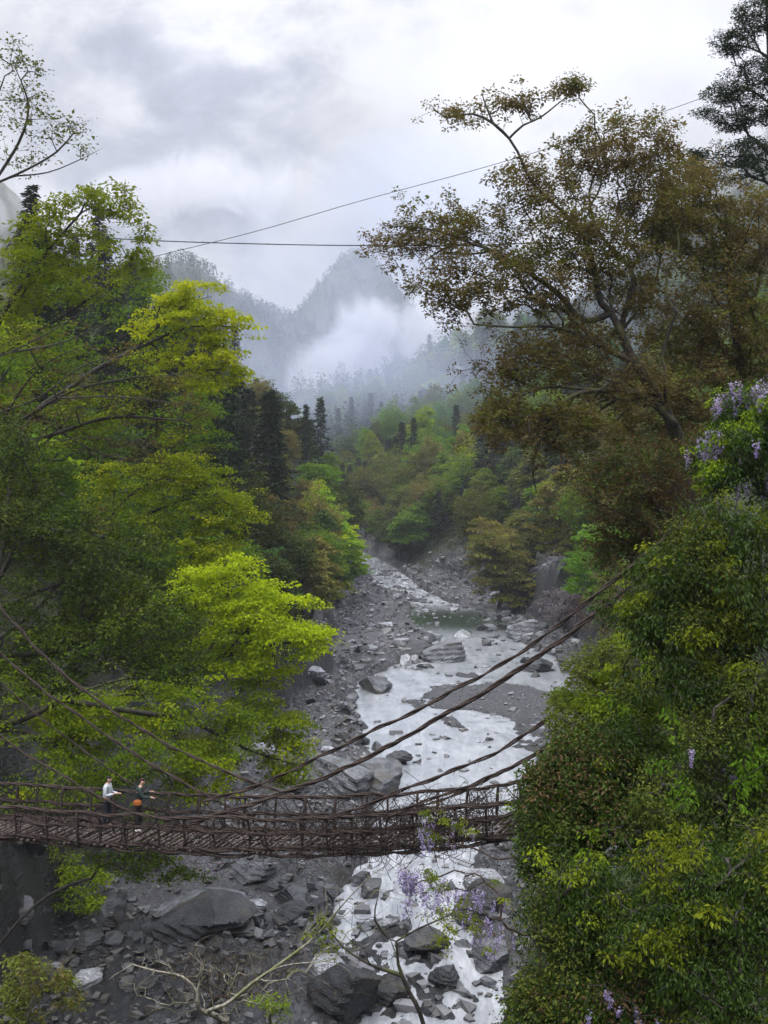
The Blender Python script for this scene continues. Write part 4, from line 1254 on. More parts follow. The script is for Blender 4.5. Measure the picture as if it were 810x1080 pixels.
def build_people():
    sk = plain('skin', (.52, .32, .23), .55, .06)
    def stand(u):
        p = deck_pt(u)
        return p + np.array([0, 0, .045])
    p1 = stand(103) + SLAT * .5
    person(p1, math.radians(-8), 'person in light grey top and navy trousers on the bridge, both forearms raised', (plain('grey_top', (.46, .50, .54), .85, .12), True),
           plain('navy_trousers', (.012, .014, .026), .85, .2), plain('dark_hair', (.008, .007, .007), .6, .2), plain('dark_shoe', (.03, .03, .035), .6, .1),
           {'r': ((.02, -.185, 1.355), (.04, -.225, 1.10), (.27, -.12, 1.14), (.335, -.095, 1.165)), 'l': ((.02, .185, 1.355), (.08, .215, 1.10), (.33, .10, 1.10), (.40, .07, 1.12))}, .03, sk)
    p2 = stand(139) + SLAT * .35
    person(p2, math.radians(12), 'person in dark green jacket and maroon cap reaching for the bridge rope', (plain('green_jacket', (.012, .028, .026), .85, .2), False),
           plain('black_trousers', (.010, .010, .013), .85, .2), plain('maroon_cap', (.05, .016, .022), .8, .15), plain('white_shoe', (.62, .62, .60), .6, .06),
           {'r': ((.05, -.19, 1.345), (.17, -.26, 1.14), (.40, -.27, 1.14), (.47, -.27, 1.13)), 'l': ((.05, .19, 1.345), (.16, .23, 1.13), (.38, .20, 1.18), (.45, .19, 1.19))}, .07, sk)
    # the orange bag on the second person's hip
    import bmesh
    b = empty('shoulder_bag', p2 + np.array([.03, -.22, 1.03]), 'orange shoulder bag on the hip of the person in the dark green jacket', 'bag')
    bm = bmesh.new()
    bmesh.ops.create_cube(bm, size=1)
    bmesh.ops.bevel(bm, geom=bm.edges[:], offset=.22, segments=3, affect='EDGES')
    for v in bm.verts:
        v.co.x *= .27
        v.co.y *= .12
        v.co.z *= .20 * (1 - .12 * (v.co.x * 3) ** 2)
    me = bpy.data.meshes.new('pouch')
    bm.to_mesh(me)
    bm.free()
    o = bpy.data.objects.new('pouch', me)
    COL.objects.link(o)
    o.parent = b
    me.materials.append(plain('orange_fabric', (.42, .13, .03), .8, .15))
    mb = MB()
    mb.tube(resample([(-.12, 0, .07), (-.12, .06, .25), (-.02, .10, .42), (.05, .22, .44), (.10, .33, .30), (.10, .20, .05), (.12, .02, .06)], .06), .014, 5)
    mb.build('strap', M['vine'], b, True)


# ------------------------------------------------------------------ stones
def rock_mesh(seed, mat, flat=.6, cuts=9):
    import bmesh
    rng = np.random.default_rng(seed)
    bm = bmesh.new()
    bmesh.ops.create_cube(bm, size=2)
    bmesh.ops.subdivide_edges(bm, edges=bm.edges[:], cuts=13, use_grid_fill=True)
    V = np.array([v.co for v in bm.verts])
    V = V * .62 + nrm(V) * .42
    for k in range(cuts):
        n = nrm(rng.normal(size=3) * np.array([1, 1, .8]))
        d = .50 + .40 * rng.random()
        t = V @ n - d
        V = V - np.outer(np.clip(t, 0, None) * .96, n)
    V = V * (1 + .07 * fbm(V[:, 0] * 2.4, V[:, 1] * 2.4, V[:, 2] * 2.4, 4, seed)[:, None])
    st = V[:, 2] * 5 + 1.6 * V[:, 0] + .3 * rng.random()
    V[:, :2] *= (1 + .05 * (np.floor(st) % 2))[:, None]
    V[:, 2] *= flat
    for v, c in zip(bm.verts, V):
        v.co = c
    me = bpy.data.meshes.new('boulder')
    bm.to_mesh(me)
    bm.free()
    me.polygons.foreach_set('use_smooth', np.ones(len(me.polygons), bool))
    me.set_sharp_from_angle(angle=.42)
    me.materials.append(mat)
    return me


def on_bed(u, v):
    Y = 60.0
    for _ in range(30):
        Y = .5 * Y + .5 * (CAMZ - float(bedz(Y)) - .2) * FPX / (v - HZ)
    return P(u, v, Y)


def build_rocks():
    rng = np.random.default_rng(77)
    K = {k: [rock_mesh(100 + i * 7 + j, M[k], f) for i, f in enumerate((.45, .6, .8, .55))] for j, k in enumerate(('rock', 'palerock', 'darkrock'))}

    def put(me, p, s, rz, tilt=(0, 0), label='', group=None, name='boulder', cat='boulder'):
        o = bpy.data.objects.new(name, me)
        COL.objects.link(o)
        o.location, o.scale = p, s
        o.rotation_euler = (tilt[0], tilt[1], rz)
        tag(o, label, cat, group)
        return o
    hero = [  # u, v of the foot, width and height in pixels, kind, shape, yaw, tilt, label
        (438, 692, 40, 14, 'darkrock', 0, .5, -.25, 'dark tilted slab in the river below the calm pool'),
        (462, 696, 44, 18, 'palerock', 0, .4, -.2, 'pale tilted slab leaning beside the dark slab in midstream'),
        (398, 727, 42, 14, 'rock', 0, -.5, .25, 'long tapering slab at the left edge of the white water'),
        (568, 707, 34, 11, 'darkrock', 3, 0, .05, 'low dark boulder at the water edge left of the lemon-yellow shrub'),
        (548, 672, 34, 18, 'palerock', 0, .3, -.1, 'pale slab at the right end of the calm pool'),
        (422, 803, 26, 11, 'darkrock', 1, .1, .05, 'small dark boulder at the head of the rapids behind the bridge'),
        (352, 838, 74, 34, 'palerock', 0, -.4, .32, 'big pale slab sloping into the river above the bridge ropes'),
        (402, 838, 54, 34, 'rock', 1, .6, .1, 'grey rounded boulder beside the pale slab behind the bridge'),
        (312, 846, 30, 18, 'rock', 1, .6, .1, 'grey boulder left of the pale slab and above the bridge deck'),
        (272, 806, 30, 14, 'palerock', 3, .2, .1, 'pale stone under the lime maple boughs on the left bank'),
        (115, 1004, 34, 46, 'rock', 2, .2, .0, 'pointed standing rock at the foot of the dark left cliff'),
        (216, 1008, 104, 26, 'darkrock', 3, .1, .0, 'broad dark block in front of the pale gravel bank'),
        (222, 990, 120, 17, 'rock', 0, .05, .03, 'streaked white ledge capping the broad dark block'),
        (308, 985, 40, 26, 'darkrock', 1, .4, .0, 'dark boulder at the right end of the white-capped block'),
        (392, 944, 24, 14, 'rock', 1, .1, 0, 'half-drowned stone in the rapids just below the bridge'),
        (515, 974, 62, 26, 'darkrock', 3, .3, -.1, 'wide dark boulder in the rapids under the lilac blossoms'),
        (450, 1002, 44, 22, 'darkrock', 1, .2, .1, 'brown-black boulder in the middle of the lower rapids'),
        (472, 1036, 34, 14, 'darkrock', 0, -.5, -.2, 'sharp wedge of rock in the lowest rapids'),
        (412, 1056, 46, 18, 'darkrock', 3, .2, .1, 'flat dark rock awash near the bottom of the frame'),
        (365, 1078, 66, 44, 'darkrock', 2, .3, 0, 'large squared boulder at the bottom edge left of the river'),
        (340, 1052, 40, 20, 'palerock', 3, .4, .1, 'pale wet boulder beside the large squared boulder'),
        (520, 1020, 40, 22, 'rock', 1, .4, .1, 'grey boulder at the right edge of the lowest rapids'),
        (505, 948, 46, 18, 'palerock', 3, .2, .1, 'pale boulder at the waterside under the bridge end'),
        (268, 930, 50, 22, 'rock', 3, .5, .1, 'brownish boulder on the bank right below the deck'),
        (310, 952, 44, 18, 'rock', 0, -.2, .15, 'flat ledge between the gravel bank and the rapids'),
    ]
    for (u, v, w, h, kind, sh, rz, ti, lab) in hero:
        p = on_bed(u, v)
        w_, h_ = w / FPX * p[1] / 2, h / FPX * p[1] / 2
        zr = {0: .45, 1: .6, 2: .8, 3: .55}[sh]
        p[2] = max(p[2], float(H(p[0], p[1] + w_ * .4)) - .25 * h_)
        put(K[kind][sh], p + np.array([0, w_ * .4, h_ * .55]), (w_ * 1.12, w_ * .95, h_ / zr * 1.35), rz, (0, ti), lab)
    # loose stones by region
    reg = [
        ('darkrock', 'dark stone in the rubble at the foot of the left cliff', 'stones under the left cliff', 70, lambda: (rng.uniform(10, 230), rng.uniform(1000, 1075)), (10, 34)),
        ('rock', 'dark wet stone breaking the white water of the lower rapids', 'stones in the lower rapids', 46, lambda: (rng.uniform(330, 540), rng.uniform(930, 1075)), (8, 24)),
        ('rock', 'grey stone on the bank between the bridge deck and the gravel', 'stones on the bank below the deck', 40, lambda: (rng.uniform(200, 400), rng.uniform(905, 975)), (8, 28)),
        ('rock', 'grey rock among the ledges on the left shore above the bridge', 'rocks on the left shore', 70, lambda: (rng.uniform(270, 410), rng.uniform(690, 850)), (7, 26)),
        ('palerock', 'small pale rock scattered along the shoals around the calm pool', 'rocks around the calm pool', 110, lambda: (rng.uniform(360, 590), rng.uniform(634, 705)), (5, 20)),
        ('rock', 'rock piled at the foot of the right bank beyond the bridge', 'rocks on the right shore', 70, lambda: (rng.uniform(510, 625), rng.uniform(640, 712)), (6, 22)),
        ('rock', 'tiny distant rock among the far rapids at the river bend', 'rocks in the far rapids', 40, lambda: (rng.uniform(380, 520), rng.uniform(606, 640)), (3, 10)),
    ]
    for kind, lab, grp, n, f, (s0, s1) in reg:
        for i in range(n):
            u, v = f()
            p = on_bed(u, v)
            gx, gy = p[0], p[1]
            if abs(gx - np.interp(gy, TY, XC)) < np.interp(gy, TY, HW) * .9 and rng.random() < .55 and 'water' not in lab:
                continue
            w = (s0 + (s1 - s0) * rng.random() ** 2.2) / FPX * gy / 2
            z = max(float(H(gx, gy)), float(waterz(gy)) - .1)
            kk = kind if rng.random() < .75 else rng.choice(['rock', 'darkrock', 'palerock'])
            put(K[kk][int(rng.integers(4))], (gx, gy, z + w * .12), (w * (1 + .4 * rng.random()), w * .9, w * (.7 + .6 * rng.random())), rng.random() * 6.3, (rng.normal() * .18, rng.normal() * .18), lab, grp, 'stone', 'rock')


def build_rubble():
    rng = np.random.default_rng(99)
    n = 46000
    y = 46 + 200 * rng.random(n) ** 1.7
    lo, hi = np.interp(y, TY, XL) - 2.5, np.interp(y, TY, XR) + 2.5
    x = lo + (hi - lo) * rng.random(n)
    clump = fbm(x * .22, y * .22, 0, 3, 19)
    inw = np.abs(x - np.interp(y, TY, XC)) < np.interp(y, TY, HW)
    onbar = ((x - BAR[0][0]) / 9) ** 2 + ((y - BAR[0][1] + .25 * (x - BAR[0][0])) / 9.5) ** 2 < 1
    wade = inw & (rng.random(n) < np.where((y > 78) & (y < 146), .010, .03))
    keep = ((clump + .35 * rng.normal(size=n) > -.05) & (~inw | (rng.random(n) < .10))) | (onbar & (rng.random(n) < .9)) | wade
    x, y, onbar, wade = x[keep], y[keep], onbar[keep], wade[keep]
    z = H(x, y)
    z = np.where(wade, np.maximum(z, bedz(y) - .10), z)
    n = len(x)
    gx = P(235, 948, 66)
    keep = (z > bedz(y) - .25) & ((((x - gx[0]) / 5.5) ** 2 + ((y - gx[1]) / 3.6) ** 2 > 1) | (rng.random(n) < .08))
    x, y, z, onbar, wade = x[keep], y[keep], z[keep], onbar[keep], wade[keep]
    n = len(x)
    s = (.04 + .30 * rng.random(n) ** 5) * np.interp(y, [46, 120, 240], [1, 1.15, 1.7]) * np.where(onbar, .45, 1) + np.where(wade, .12 + .3 * rng.random(n) ** 2, 0)
    cube = np.array([(i, j, k) for k in (-1, 1) for j in (-1, 1) for i in (-1, 1)], float)
    V = cube[None] * np.array([1, .8, .55]) * (.40 + .75 * rng.random((n, 8, 3)))
    a, b = rng.random(n) * 6.28, rng.normal(size=n) * .35
    ca, sa, cb, sb = np.cos(a)[:, None], np.sin(a)[:, None], np.cos(b)[:, None], np.sin(b)[:, None]
    X, Y, Z = V[..., 0], V[..., 1], V[..., 2]
    X, Z = cb * X - sb * Z, sb * X + cb * Z
    X, Y = ca * X - sa * Y, sa * X + ca * Y
    V = np.stack([X * s[:, None] + x[:, None], Y * s[:, None] + y[:, None], Z * s[:, None] + (z + s * .15)[:, None]], -1)
    q = np.array([(0, 2, 3, 1), (4, 5, 7, 6), (0, 1, 5, 4), (2, 6, 7, 3), (0, 4, 6, 2), (1, 3, 7, 5)])
    Q = (np.arange(n)[:, None, None] * 8 + q[None]).reshape(-1, 4)
    mb = MB()
    mb.add(V.reshape(-1, 3), None, Q, np.repeat(np.where(onbar, .35 + .5 * rng.random(n), np.clip(rng.random(n) ** 2.0 + .22 * sstep(72, 95, y), 0, 1)) * (1 - .72 * (1 - sstep(5, 17, x - np.interp(y, TY, XL))) * (1 - sstep(60, 78, y))), 6))  # stones near the left cliff coloured darker to carry its shade
    m, nt, out = newmat('rubble_stone')
    at = nd(nt, 'ShaderNodeAttribute', attribute_name='lv')
    g = nd(nt, 'ShaderNodeNewGeometry')
    f = noise(nt, g.outputs['Position'], 7, 4, .65)
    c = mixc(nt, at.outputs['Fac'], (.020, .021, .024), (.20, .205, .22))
    c = mixc(nt, ramp(nt, f, .35, .7), c, mixc(nt, .5, c, (.16, .155, .15)))
    f3 = noise(nt, g.outputs['Position'], .4, 5, .6)
    c = mixc(nt, ramp(nt, f3, .48, .66, 0, .5), c, (.085, .072, .042))
    b_ = nd(nt, 'ShaderNodeBsdfPrincipled', i_Roughness=.55)
    nt.links.new(c, b_.inputs['Base Color'])
    nt.links.new(b_.outputs[0], out.inputs[0])
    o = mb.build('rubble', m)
    tag(o, 'loose broken stones strewn over the river banks', None, None, 'stuff')


# ------------------------------------------------------------------ wires, steps
def build_small():
    def wire(pts, r, lab, marks=0):
        base = np.array(pts[0])
        root = empty('overhead_wire', base, lab, 'wire')
        c = resample(pts, 2.0)
        mb = MB()
        mb.tube(c, r, 5)
        local(mb, base).build('cable', M['wire'], root, True)
        if marks:
            mb = MB()
            for k in range(marks):
                q = c[int((k + .5) / marks * len(c))]
                mb.tube([q + [-.12, 0, .02], q + [0, 0, .07], q + [.12, 0, .02]], [.02, .045, .02], 5)
            local(mb, base).build('clamp', M['wire'], root, True)
    wire([P(20, 245, 105), P(145, 253, 105), P(260, 257, 105), P(380, 259, 105), P(520, 258, 105), P(700, 250, 105)], .055, 'dark straight cable strung level across the valley below the clouds', 9)
    wire([P(60, 296, 118), P(165, 270, 120), P(270, 244, 122), P(380, 212, 124), P(495, 181, 126), P(590, 153, 128), P(690, 121, 130), P(755, 98, 131), P(850, 62, 132)], .04, 'thin sagging cable climbing from the left trees to the upper right')
    wire([P(220, 484, 205), P(300, 486, 205), P(400, 487, 205), P(470, 486, 205), P(560, 483, 205)], .06, 'faint cable crossing the misty gap above the river bend', 0)
    # stone steps up the right bank
    b = P(598, 690, 132)
    b[2] = float(H(b[0], b[1]))
    root = empty('stone_steps', b, 'narrow flight of grey stone steps climbing the right bank', 'steps')
    import bmesh
    top = 26
    for k in range(top):
        bm = bmesh.new()
        bmesh.ops.create_cube(bm, size=1)
        for v in bm.verts:
            v.co.x *= 1.3
            v.co.y *= .62
            v.co.z *= .42
        bmesh.ops.bevel(bm, geom=bm.edges[:], offset=.03, segments=1, affect='EDGES')
        me = bpy.data.meshes.new('step')
        bm.to_mesh(me)
        bm.free()
        o = bpy.data.objects.new('step', me)
        COL.objects.link(o)
        o.parent = root
        q_ = b + np.array([k * .045, k * .52, 0])
        o.location = (k * .045, k * .52, float(H(q_[0], q_[1])) - b[2] + .06)
        me.materials.append(M['rock'])


build_bridge()
build_people()
build_rocks()
build_rubble()
build_small()


# ------------------------------------------------------------------ the woods on both banks
def in_sight(x, y, z):
    """Can the eye see this point over the ground (trees not counted)?"""
    e = np.array([0, 0, CAMZ])
    p = np.array([x, y, z])
    t = np.linspace(.25, .97, 26)
    q = e + (p - e) * t[:, None]
    return bool(np.all(H(q[:, 0], q[:, 1]) < q[:, 2] + .6))


def build_forest():
    rng = np.random.default_rng(321)
    ced = [cedar_proto(1, 18.5, 3.4, 64, 8), cedar_proto(2, 20, 3.2, 70, 8), cedar_proto(3, 15.5, 3.5, 52, 8)]
    far_leaf = dict(k=26, s=.95, L=.46)
    bro = [broad_proto('broadleaf_tree', 201, 12, 4.0, 4, 'maple', 'green', 170, far_leaf),
           broad_proto('broadleaf_tree', 202, 10, 4.4, 3, 'maple', 'green', 170, far_leaf),
           broad_proto('broadleaf_tree', 203, 13, 3.8, 0, 'broad', 'green', 170, dict(k=30, s=.9, L=.42)),
           broad_proto('broadleaf_tree', 204, 9, 3.6, 0, 'broad', 'green', 130, dict(k=30, s=.85, L=.40))]
    used = []
    tone = {'green': 'mid-green', 'spring': 'yellow-green', 'olive': 'olive-brown', 'tan': 'tan-leaved', 'dark': 'dark evergreen', 'fresh': 'fresh-green', 'teal': 'blue-green', 'russet': 'russet', 'lime': 'lime'}
    taken = set()

    def place(kind, x, y, sc, mat, where, group):
        pr = ced if kind == 'cedar' else bro
        k = int(rng.integers(len(pr)))
        z = float(H(x, y)) - .35
        ht = (18.5, 20, 15.5)[k] if kind == 'cedar' else (12, 10, 13, 9)[k]
        if not (in_sight(x, y, z + ht * sc) or in_sight(x, y, z + ht * sc * .6)):
            return
        u = 405 + x / y * FPX
        top = HZ - (z + ht * sc * 1.08 - CAMZ) / y * FPX
        if u < 420 and y < 300 and top < np.interp(u, [-60, 0, 60, 130, 160, 200, 262, 285, 345, 370, 415], [185, 188, 195, 235, 275, 310, 385, 398, 446, 500, 545]):
            return
        if u < -60 or u > 870:
            return
        lab = ('dark green cedar in the %s' % where) if kind == 'cedar' else ('%s broadleaf tree in the %s' % (tone[mat], where))
        g = group + (' cedars' if kind == 'cedar' else ' ' + tone[mat] + ' trees')
        s2 = (sc * (1.2 if kind == 'cedar' else 1.05) * rng.uniform(.88, 1.15), sc * rng.uniform(.9, 1.15))
        if id(pr[k]) not in taken:
            taken.add(id(pr[k]))
            r = pr[k]
            r.location, r.rotation_euler, r.scale = (x, y, z), (0, 0, rng.random() * 6.28), (s2[0], s2[0], s2[1])
            r['label'], r['group'] = lab, g
            if kind != 'cedar':
                c = [c for c in r.children if c.name.startswith('crown')][0]
                c.material_slots[0].link = 'OBJECT'
                c.material_slots[0].material = M[mat]
        else:
            copy_thing(pr[k], (x, y, z), rng.random() * 6.28, s2, lab, g, None if kind == 'cedar' else M[mat])
        used.append((x, y))

    def scatter(n, fx, y0, y1, gap, choose, where, group, py=1.0):
        c = 0
        for _ in range(n * 30):
            y = y0 + (y1 - y0) * rng.random() ** py
            x = fx(y)
            g = gap * (.8 + .5 * y / 300)
            if any((x - a) ** 2 + (y - b) ** 2 < g * g for a, b in used):
                continue
            kind, mat, sc = choose(x, y)
            m = len(used)
            place(kind, x, y, sc, mat, where, group)
            c += len(used) > m
            if c >= n:
                break

    # the cedar-dark left ridge that falls to the river bend
    def pick_l(x, y):
        d = np.interp(y, TY, XL) - x
        nz = vnoise(x * .045, y * .045, 0, 3)
        if d > 8 and (nz > -.4 or y > 140) and rng.random() < .9:
            return 'cedar', None, rng.uniform(.75, 1.05)
        return 'broad', rng.choice(['green', 'dark', 'olive', 'dark', 'green', 'dark', 'dark', 'tan']), rng.uniform(.65, 1.0)
    scatter(140, lambda y: np.interp(y, TY, XL) - 2.5 - 42 * rng.random() ** 1.3, 92, 275, 3.3, pick_l, 'steep wood on the left side above the river bend', 'left ridge')

    def pick_n(x, y):
        return 'broad', rng.choice(['green', 'spring', 'olive', 'green', 'dark', 'tan']), rng.uniform(.6, .9)
    scatter(26, lambda y: np.interp(y, TY, XL) - 6 - 34 * rng.random(), 74, 108, 4.0, pick_n, 'near wood behind the left maples', 'near left')

    def pick_r(x, y):
        nz = vnoise(x * .03 + 5, y * .03, 0, 8)
        if nz > .12 and y > 230 and rng.random() < .85:
            return 'cedar', None, rng.uniform(.7, 1.0)
        return 'broad', rng.choice(['olive', 'green', 'spring', 'tan', 'olive', 'green', 'dark', 'green'] if y < 330 else ['olive', 'green', 'dark', 'green', 'olive']), rng.uniform(.8, 1.25)
    scatter(190, lambda y: np.interp(y, TY, XR) + 3 + 70 * rng.random() ** 1.4, 140, 410, 3.7, pick_r, 'wood on the right bank upstream', 'right bank')

    scatter(40, lambda y: np.interp(y, TY, XC) + 5 + 26 * rng.random(), 246, 330, 3.2, pick_r, 'low wood where the river disappears round the bend', 'river bend')

    def pick_f(x, y):
        nz = vnoise(x * .02 + 9, y * .02, 0, 12)
        if nz > -.05:
            return 'cedar', None, rng.uniform(.75, 1.1)
        return 'broad', rng.choice(['green', 'teal', 'spring', 'green']), rng.uniform(.9, 1.3)
    scatter(190, lambda y: -45 + 130 * rng.random(), 330, 600, 4.4, pick_f, 'misty wood closing the gorge far upstream', 'far upstream')
    # two tall cedars that stand clear on the skyline
    for (x, y, s, lab) in ((-13.5, 232, 1.0, 'tall dark cedar standing clear against the mist at the right end of the left ridge'),
                           (-24.0, 110, 1.0, 'narrow dark cedar whose top shows beside the tip of the yellow-green maple'),
                           (-36, 262, 1.05, 'tall cedar rising from the left ridge below the cloud plume')):
        z = float(H(x, y)) - .4
        copy_thing(ced[0], (x, y, z), rng.random() * 6, (s, s * 1.1), lab, None or 'skyline cedars')

    # distant woods that read as one mass
    n = 20000
    y = 400 + 900 * rng.random(n) ** 1.25
    x = (rng.random(n) - .5) * (y * .95 + 60) - 10
    z = H(x, y)
    ok = (z > bedz(y) + 4)
    x, y, z = x[ok], y[ok], z[ok]
    con = vnoise(x * .012, y * .012, 0, 77) > 0
    mb = MB()
    for cone, k, hh, ww in ((True, 40, 13, 2.2), (False, 44, 8, 3.4)):
        s = con == cone
        c = np.stack([x[s], y[s], z[s]], 1)
        m = len(c)
        h = rng.random((m, k)) ** (1.0 if cone else .7)
        a = rng.random((m, k)) * 6.28
        sc = (.7 + .6 * rng.random((m, 1))) * np.interp(y[s], [500, 800], [1, .72])[:, None]
        rad = ww * ((1 - h * .92) if cone else np.sqrt(np.clip(1 - (h * 2 - 1) ** 2, .15, 1))) * sc
        off = np.stack([np.cos(a) * rad, np.sin(a) * rad, h * hh * sc], -1)
        D = np.stack([np.cos(a), np.sin(a), np.full_like(a, -.35)], -1)
        N = np.stack([np.cos(a) * .4, np.sin(a) * .4, np.ones_like(a)], -1) + rng.normal(size=off.shape) * .3
        L = (1.4 if cone else 1.5) * (.7 + .6 * rng.random(m * k))
        tone_ = np.clip(rng.random((m, 1)) * .6 + .4 * rng.random((m, k)), 0, 1) * (.35 if cone else 1)
        mb.leaves((c[:, None] + off).reshape(-1, 3), N.reshape(-1, 3), D.reshape(-1, 3), L, L * .75, tone_.reshape(-1))
    o = mb.build('forest', leafmat('far_forest_leaf', (.016, .028, .018), (.085, .115, .03), .2))
    tag(o, 'far wooded mountainsides fading into mist', None, None, 'stuff')

    # undergrowth on the steep banks
    pts = []
    for t, sgn, lo, hi in ((XL, -1, 1.8, 45), (XR, 1, 1.5, 50)):
        yy = 42 + 240 * rng.random(16000) ** 1.5
        d = lo + (hi - lo) * rng.random(16000) ** 1.8
        xx = np.interp(yy, TY, t) + sgn * d
        zz = H(xx, yy)
        s = ((zz - bedz(yy) > 3.0) | ((yy > 235) & (zz - bedz(yy) > .6))) & (fbm(xx * .12, yy * .12, 0, 3, 61) + .25 * np.minimum(d, 8) / 8 > -.02)
        pts.append(np.stack([xx[s], yy[s], zz[s]], 1))
    xx, yy = rng.uniform(-6, 16, 1500), rng.uniform(9, 40, 1500)
    zz = H(xx, yy)
    s = (xx > np.interp(yy, TY, XR) + 4)
    pts.append(np.stack([xx[s], yy[s], zz[s]], 1))
    C = np.vstack(pts)
    sc = np.interp(C[:, 1], [10, 60, 250], [.5, 1, 2.0])
    mb = MB()
    k = 12
    off = rng.normal(size=(len(C), k, 3)) * .42 * sc[:, None, None]
    off[..., 2] = np.abs(off[..., 2]) * .8
    D = rng.normal(size=off.shape)
    D[..., 2] = np.abs(D[..., 2]) * .4 - .3
    N = rng.normal(size=off.shape) * .5
    N[..., 2] += .8
    L = (np.repeat(.20 * sc, k)) * (.7 + .6 * rng.random(len(C) * k))
    a = np.clip(.5 + .5 * fbm(C[:, 0] * .1, C[:, 1] * .1, 0, 2, 5), 0, 1)
    mb.leaves((C[:, None] + off).reshape(-1, 3), N.reshape(-1, 3), D.reshape(-1, 3), L, L * .5, np.clip(np.repeat(a, k) * .7 + .3 * rng.random(len(L)), 0, 1))
    o = mb.build('undergrowth', leafmat('undergrowth_leaf', (.012, .022, .006), (.055, .078, .014), .3))
    tag(o, 'low green undergrowth covering the valley sides', None, None, 'stuff')


build_forest()


# ------------------------------------------------------------------ sky, sun, air, camera
def build_world():
    w = bpy.data.worlds.new('World')
    SC.world = w
    w.use_nodes = True
    nt = w.node_tree
    nt.nodes.clear()
    out = nt.nodes.new('ShaderNodeOutputWorld')
    bg = nt.nodes.new('ShaderNodeBackground')
    bg.inputs['Strength'].default_value = 0.1
    sky = nt.nodes.new('ShaderNodeTexSky')
    sky.sky_type = 'NISHITA'
    sky.sun_disc = False
    sky.sun_elevation = math.radians(SUN_EL)
    sky.sun_rotation = math.radians(SUN_ROT)
    tc = nt.nodes.new('ShaderNodeTexCoord')
    d = tc.outputs['Generated']
    sx = nt.nodes.new('ShaderNodeSeparateXYZ')
    nt.links.new(d, sx.inputs[0])
    el = sx.outputs[2]
    n1 = noise(nt, d, 4.6, 8, .52, (1, 1, 1.5), .35)
    n2 = noise(nt, d, 12.0, 7, .58, (1, 1, 1.4), .3)
    n = mth(nt, 'MULTIPLY_ADD', n2, .30, mth(nt, 'MULTIPLY', n1, .75))
    base = mth(nt, 'MULTIPLY_ADD', mth(nt, 'POWER', mth(nt, 'MAXIMUM', el, 0.0), 3.5), 40.0, 5.2)
    # thin and thick cloud: where the deck is thin it is brighter
    br = ramp(nt, n, .40, .63, .84, 1.40)
    val = mth(nt, 'MULTIPLY', base, br)
    for (u, v, k, amp) in ((235, 95, 60, .26), (530, 110, 60, .26), (345, 215, 40, -.12)):
        p = nrm(P(u, v, 100.0) - np.array([0, 0, CAMZ]))
        dt = nt.nodes.new('ShaderNodeVectorMath')
        dt.operation = 'DOT_PRODUCT'
        nt.links.new(d, dt.inputs[0])
        dt.inputs[1].default_value = p
        lob = mth(nt, 'POWER', mth(nt, 'MAXIMUM', dt.outputs['Value'], 0.0), float(k) * 3)
        val = mth(nt, 'MULTIPLY', val, mth(nt, 'MULTIPLY_ADD', mth(nt, 'MULTIPLY', lob, ramp(nt, n2, .3, .6, .5, 1.2)), amp, 1.0))
    tint = mixc(nt, ramp(nt, br, .8, 1.3), (.80, .83, 1.0), (.95, .955, 1.0))
    cl = nt.nodes.new('ShaderNodeVectorMath')
    cl.operation = 'SCALE'
    nt.links.new(tint, cl.inputs[0])
    nt.links.new(val, cl.inputs['Scale'])
    c = mixc(nt, 0.93, sky.outputs[0], cl.outputs[0])
    nt.links.new(c, bg.inputs['Color'])
    nt.links.new(bg.outputs[0], out.inputs[0])
    L = bpy.data.lights.new('sun', 'SUN')
    L.energy = 1.5
    L.angle = math.radians(22)
    L.color = (1.0, .96, .90)
    o = bpy.data.objects.new('sun', L)
    COL.objects.link(o)
    from mathutils import Vector
    e, r = math.radians(SUN_EL), math.radians(SUN_ROT)
    to = Vector((math.sin(r) * math.cos(e), math.cos(r) * math.cos(e), math.sin(e)))
    o.rotation_euler = to.to_track_quat('Z', 'Y').to_euler()
    o.location = (0, 0, 300)


SUN_EL, SUN_ROT = 58.0, 215.0


def volume_mat(name, color, dens, aniso=.15):
    m, nt, out = newmat(name)
    v = nd(nt, 'ShaderNodeVolumePrincipled')
    v.inputs['Color'].default_value = (*color, 1)
    v.inputs['Anisotropy'].default_value = aniso
    v.inputs['Density'].default_value = dens
    nt.links.new(v.outputs[0], out.inputs['Volume'])
    return m, nt, v


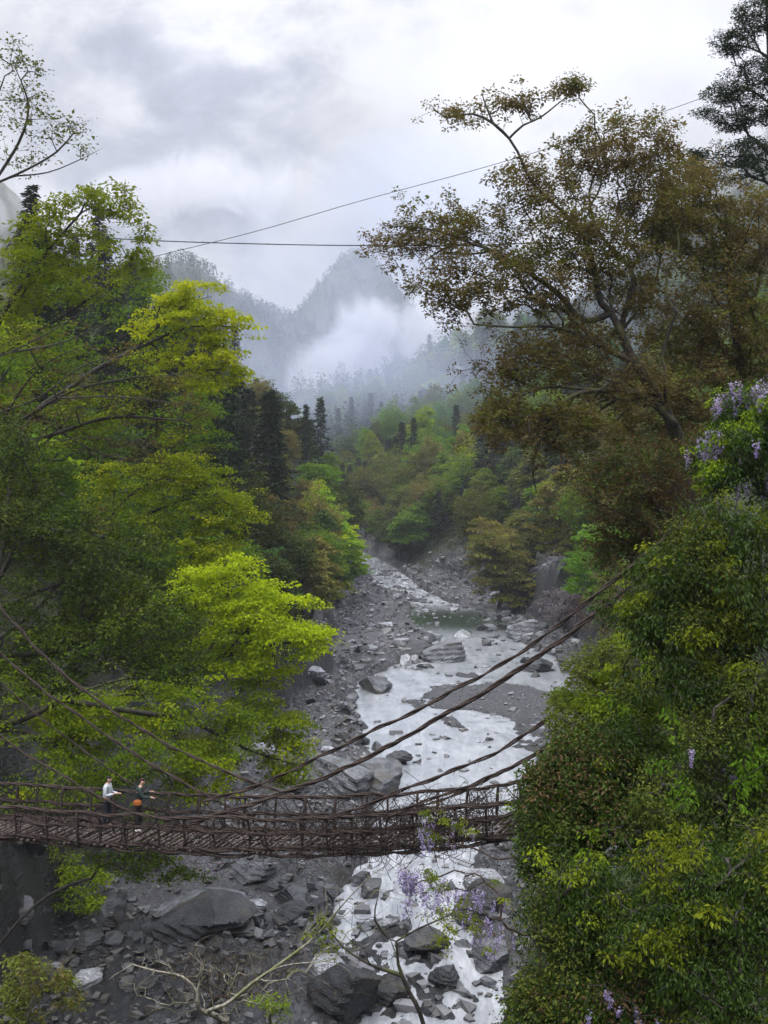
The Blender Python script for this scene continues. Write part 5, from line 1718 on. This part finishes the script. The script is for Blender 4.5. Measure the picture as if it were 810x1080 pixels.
def build_air():
    mb = MB()
    x0, x1, y0, y1, z0, z1 = -760, 760, -62, 1604, -9, 420
    V = [(x, y, z) for z in (z0, z1) for y in (y0, y1) for x in (x0, x1)]
    Q = [(0, 2, 3, 1), (4, 5, 7, 6), (0, 1, 5, 4), (2, 6, 7, 3), (0, 4, 6, 2), (1, 3, 7, 5)]
    mb.add(V, None, Q)
    m, nt, v = volume_mat('valley_haze', (.86, .90, 1.0), HAZE, .1)
    o = mb.build('haze', m)
    tag(o, 'thin blue haze filling the valley', None, None, 'stuff')
    # low cloud caught on the slopes: soft-edged bodies of mist
    for (cx, cy, cz), (rx, ry, rz), tilt, dens, sc, lab in MIST:
        import bmesh
        bm = bmesh.new()
        bmesh.ops.create_icosphere(bm, subdivisions=3, radius=1.0)
        me = bpy.data.meshes.new('mist')
        bm.to_mesh(me)
        bm.free()
        o = bpy.data.objects.new('mist', me)
        COL.objects.link(o)
        o.location = (cx, cy, cz)
        o.scale = (rx, ry, rz)
        o.rotation_euler = (0, math.radians(tilt), 0)
        m, nt, v = volume_mat('mist', (.72, .80, 1.0) if dens < .01 else (.97, .97, 1.0), dens, .2)
        tc = nd(nt, 'ShaderNodeTexCoord')
        g = nd(nt, 'ShaderNodeNewGeometry')
        ln = nt.nodes.new('ShaderNodeVectorMath')
        ln.operation = 'LENGTH'
        nt.links.new(tc.outputs['Object'], ln.inputs[0])
        f = noise(nt, g.outputs['Position'], sc * 1.25, 7, .62, (1, .6, 1), .9)
        e = mth(nt, 'SUBTRACT', mth(nt, 'MULTIPLY_ADD', f, 2.6, -.85), mth(nt, 'POWER', ln.outputs['Value'], 1.6))
        nt.links.new(mth(nt, 'MULTIPLY', ramp(nt, e, -.15, .40), dens), v.inputs['Density'])
        me.materials.append(m)
        m.cycles.volume_step_rate = 1.0
        tag(o, lab, None, None, 'stuff')


HAZE = .0002
MIST = [
    ((-30, 740, 82), (40, 50, 84), 33, .060, .022, 'white plume of low cloud climbing the far slope'),
    ((38, 750, 118), (72, 50, 52), -20, .034, .022, 'torn low cloud drifting to the right of the plume'),
    ((10, 720, 55), (95, 60, 40), 0, .030, .018, 'low cloud filling the head of the valley'),
    ((-170, 800, 218), (170, 60, 36), -6, .020, .018, 'ragged cloud veiling the far mountain crest'),
    ((220, 720, 260), (150, 60, 95), 10, .014, .012, 'cloud hanging over the right hand mountain'),
    ((20, 500, 45), (190, 240, 75), 0, .0052, .007, 'thin mist drifting through the upper gorge'),
    ((-20, 800, 130), (420, 120, 150), 0, .0046, .005, 'blue mist standing before the far mountains'),
]


def build_camera():
    c = bpy.data.cameras.new('camera')
    c.sensor_fit = 'VERTICAL'
    c.sensor_height = 36.0
    c.lens = 36.0 * FPX / 1080
    c.shift_y = -(540 - HZ) / 1080
    c.clip_start, c.clip_end = .1, 6000
    o = bpy.data.objects.new('camera', c)
    COL.objects.link(o)
    o.location = (0, 0, CAMZ)
    o.rotation_euler = (math.radians(90), 0, 0)
    SC.camera = o


build_world()
build_air()
build_camera()
vs = SC.view_settings
vs.view_transform = 'Standard'
vs.look = 'None'
vs.gamma = 1
vs.exposure = EXPOSURE
vs.use_curve_mapping = False
SC.render.engine = 'CYCLES'
cy = SC.cycles
cy.max_bounces, cy.diffuse_bounces, cy.glossy_bounces, cy.transmission_bounces, cy.volume_bounces, cy.transparent_max_bounces = 7, 3, 2, 3, 2, 8
cy.use_denoising = True
cy.sample_clamp_indirect = 4
cy.caustics_reflective = cy.caustics_refractive = False
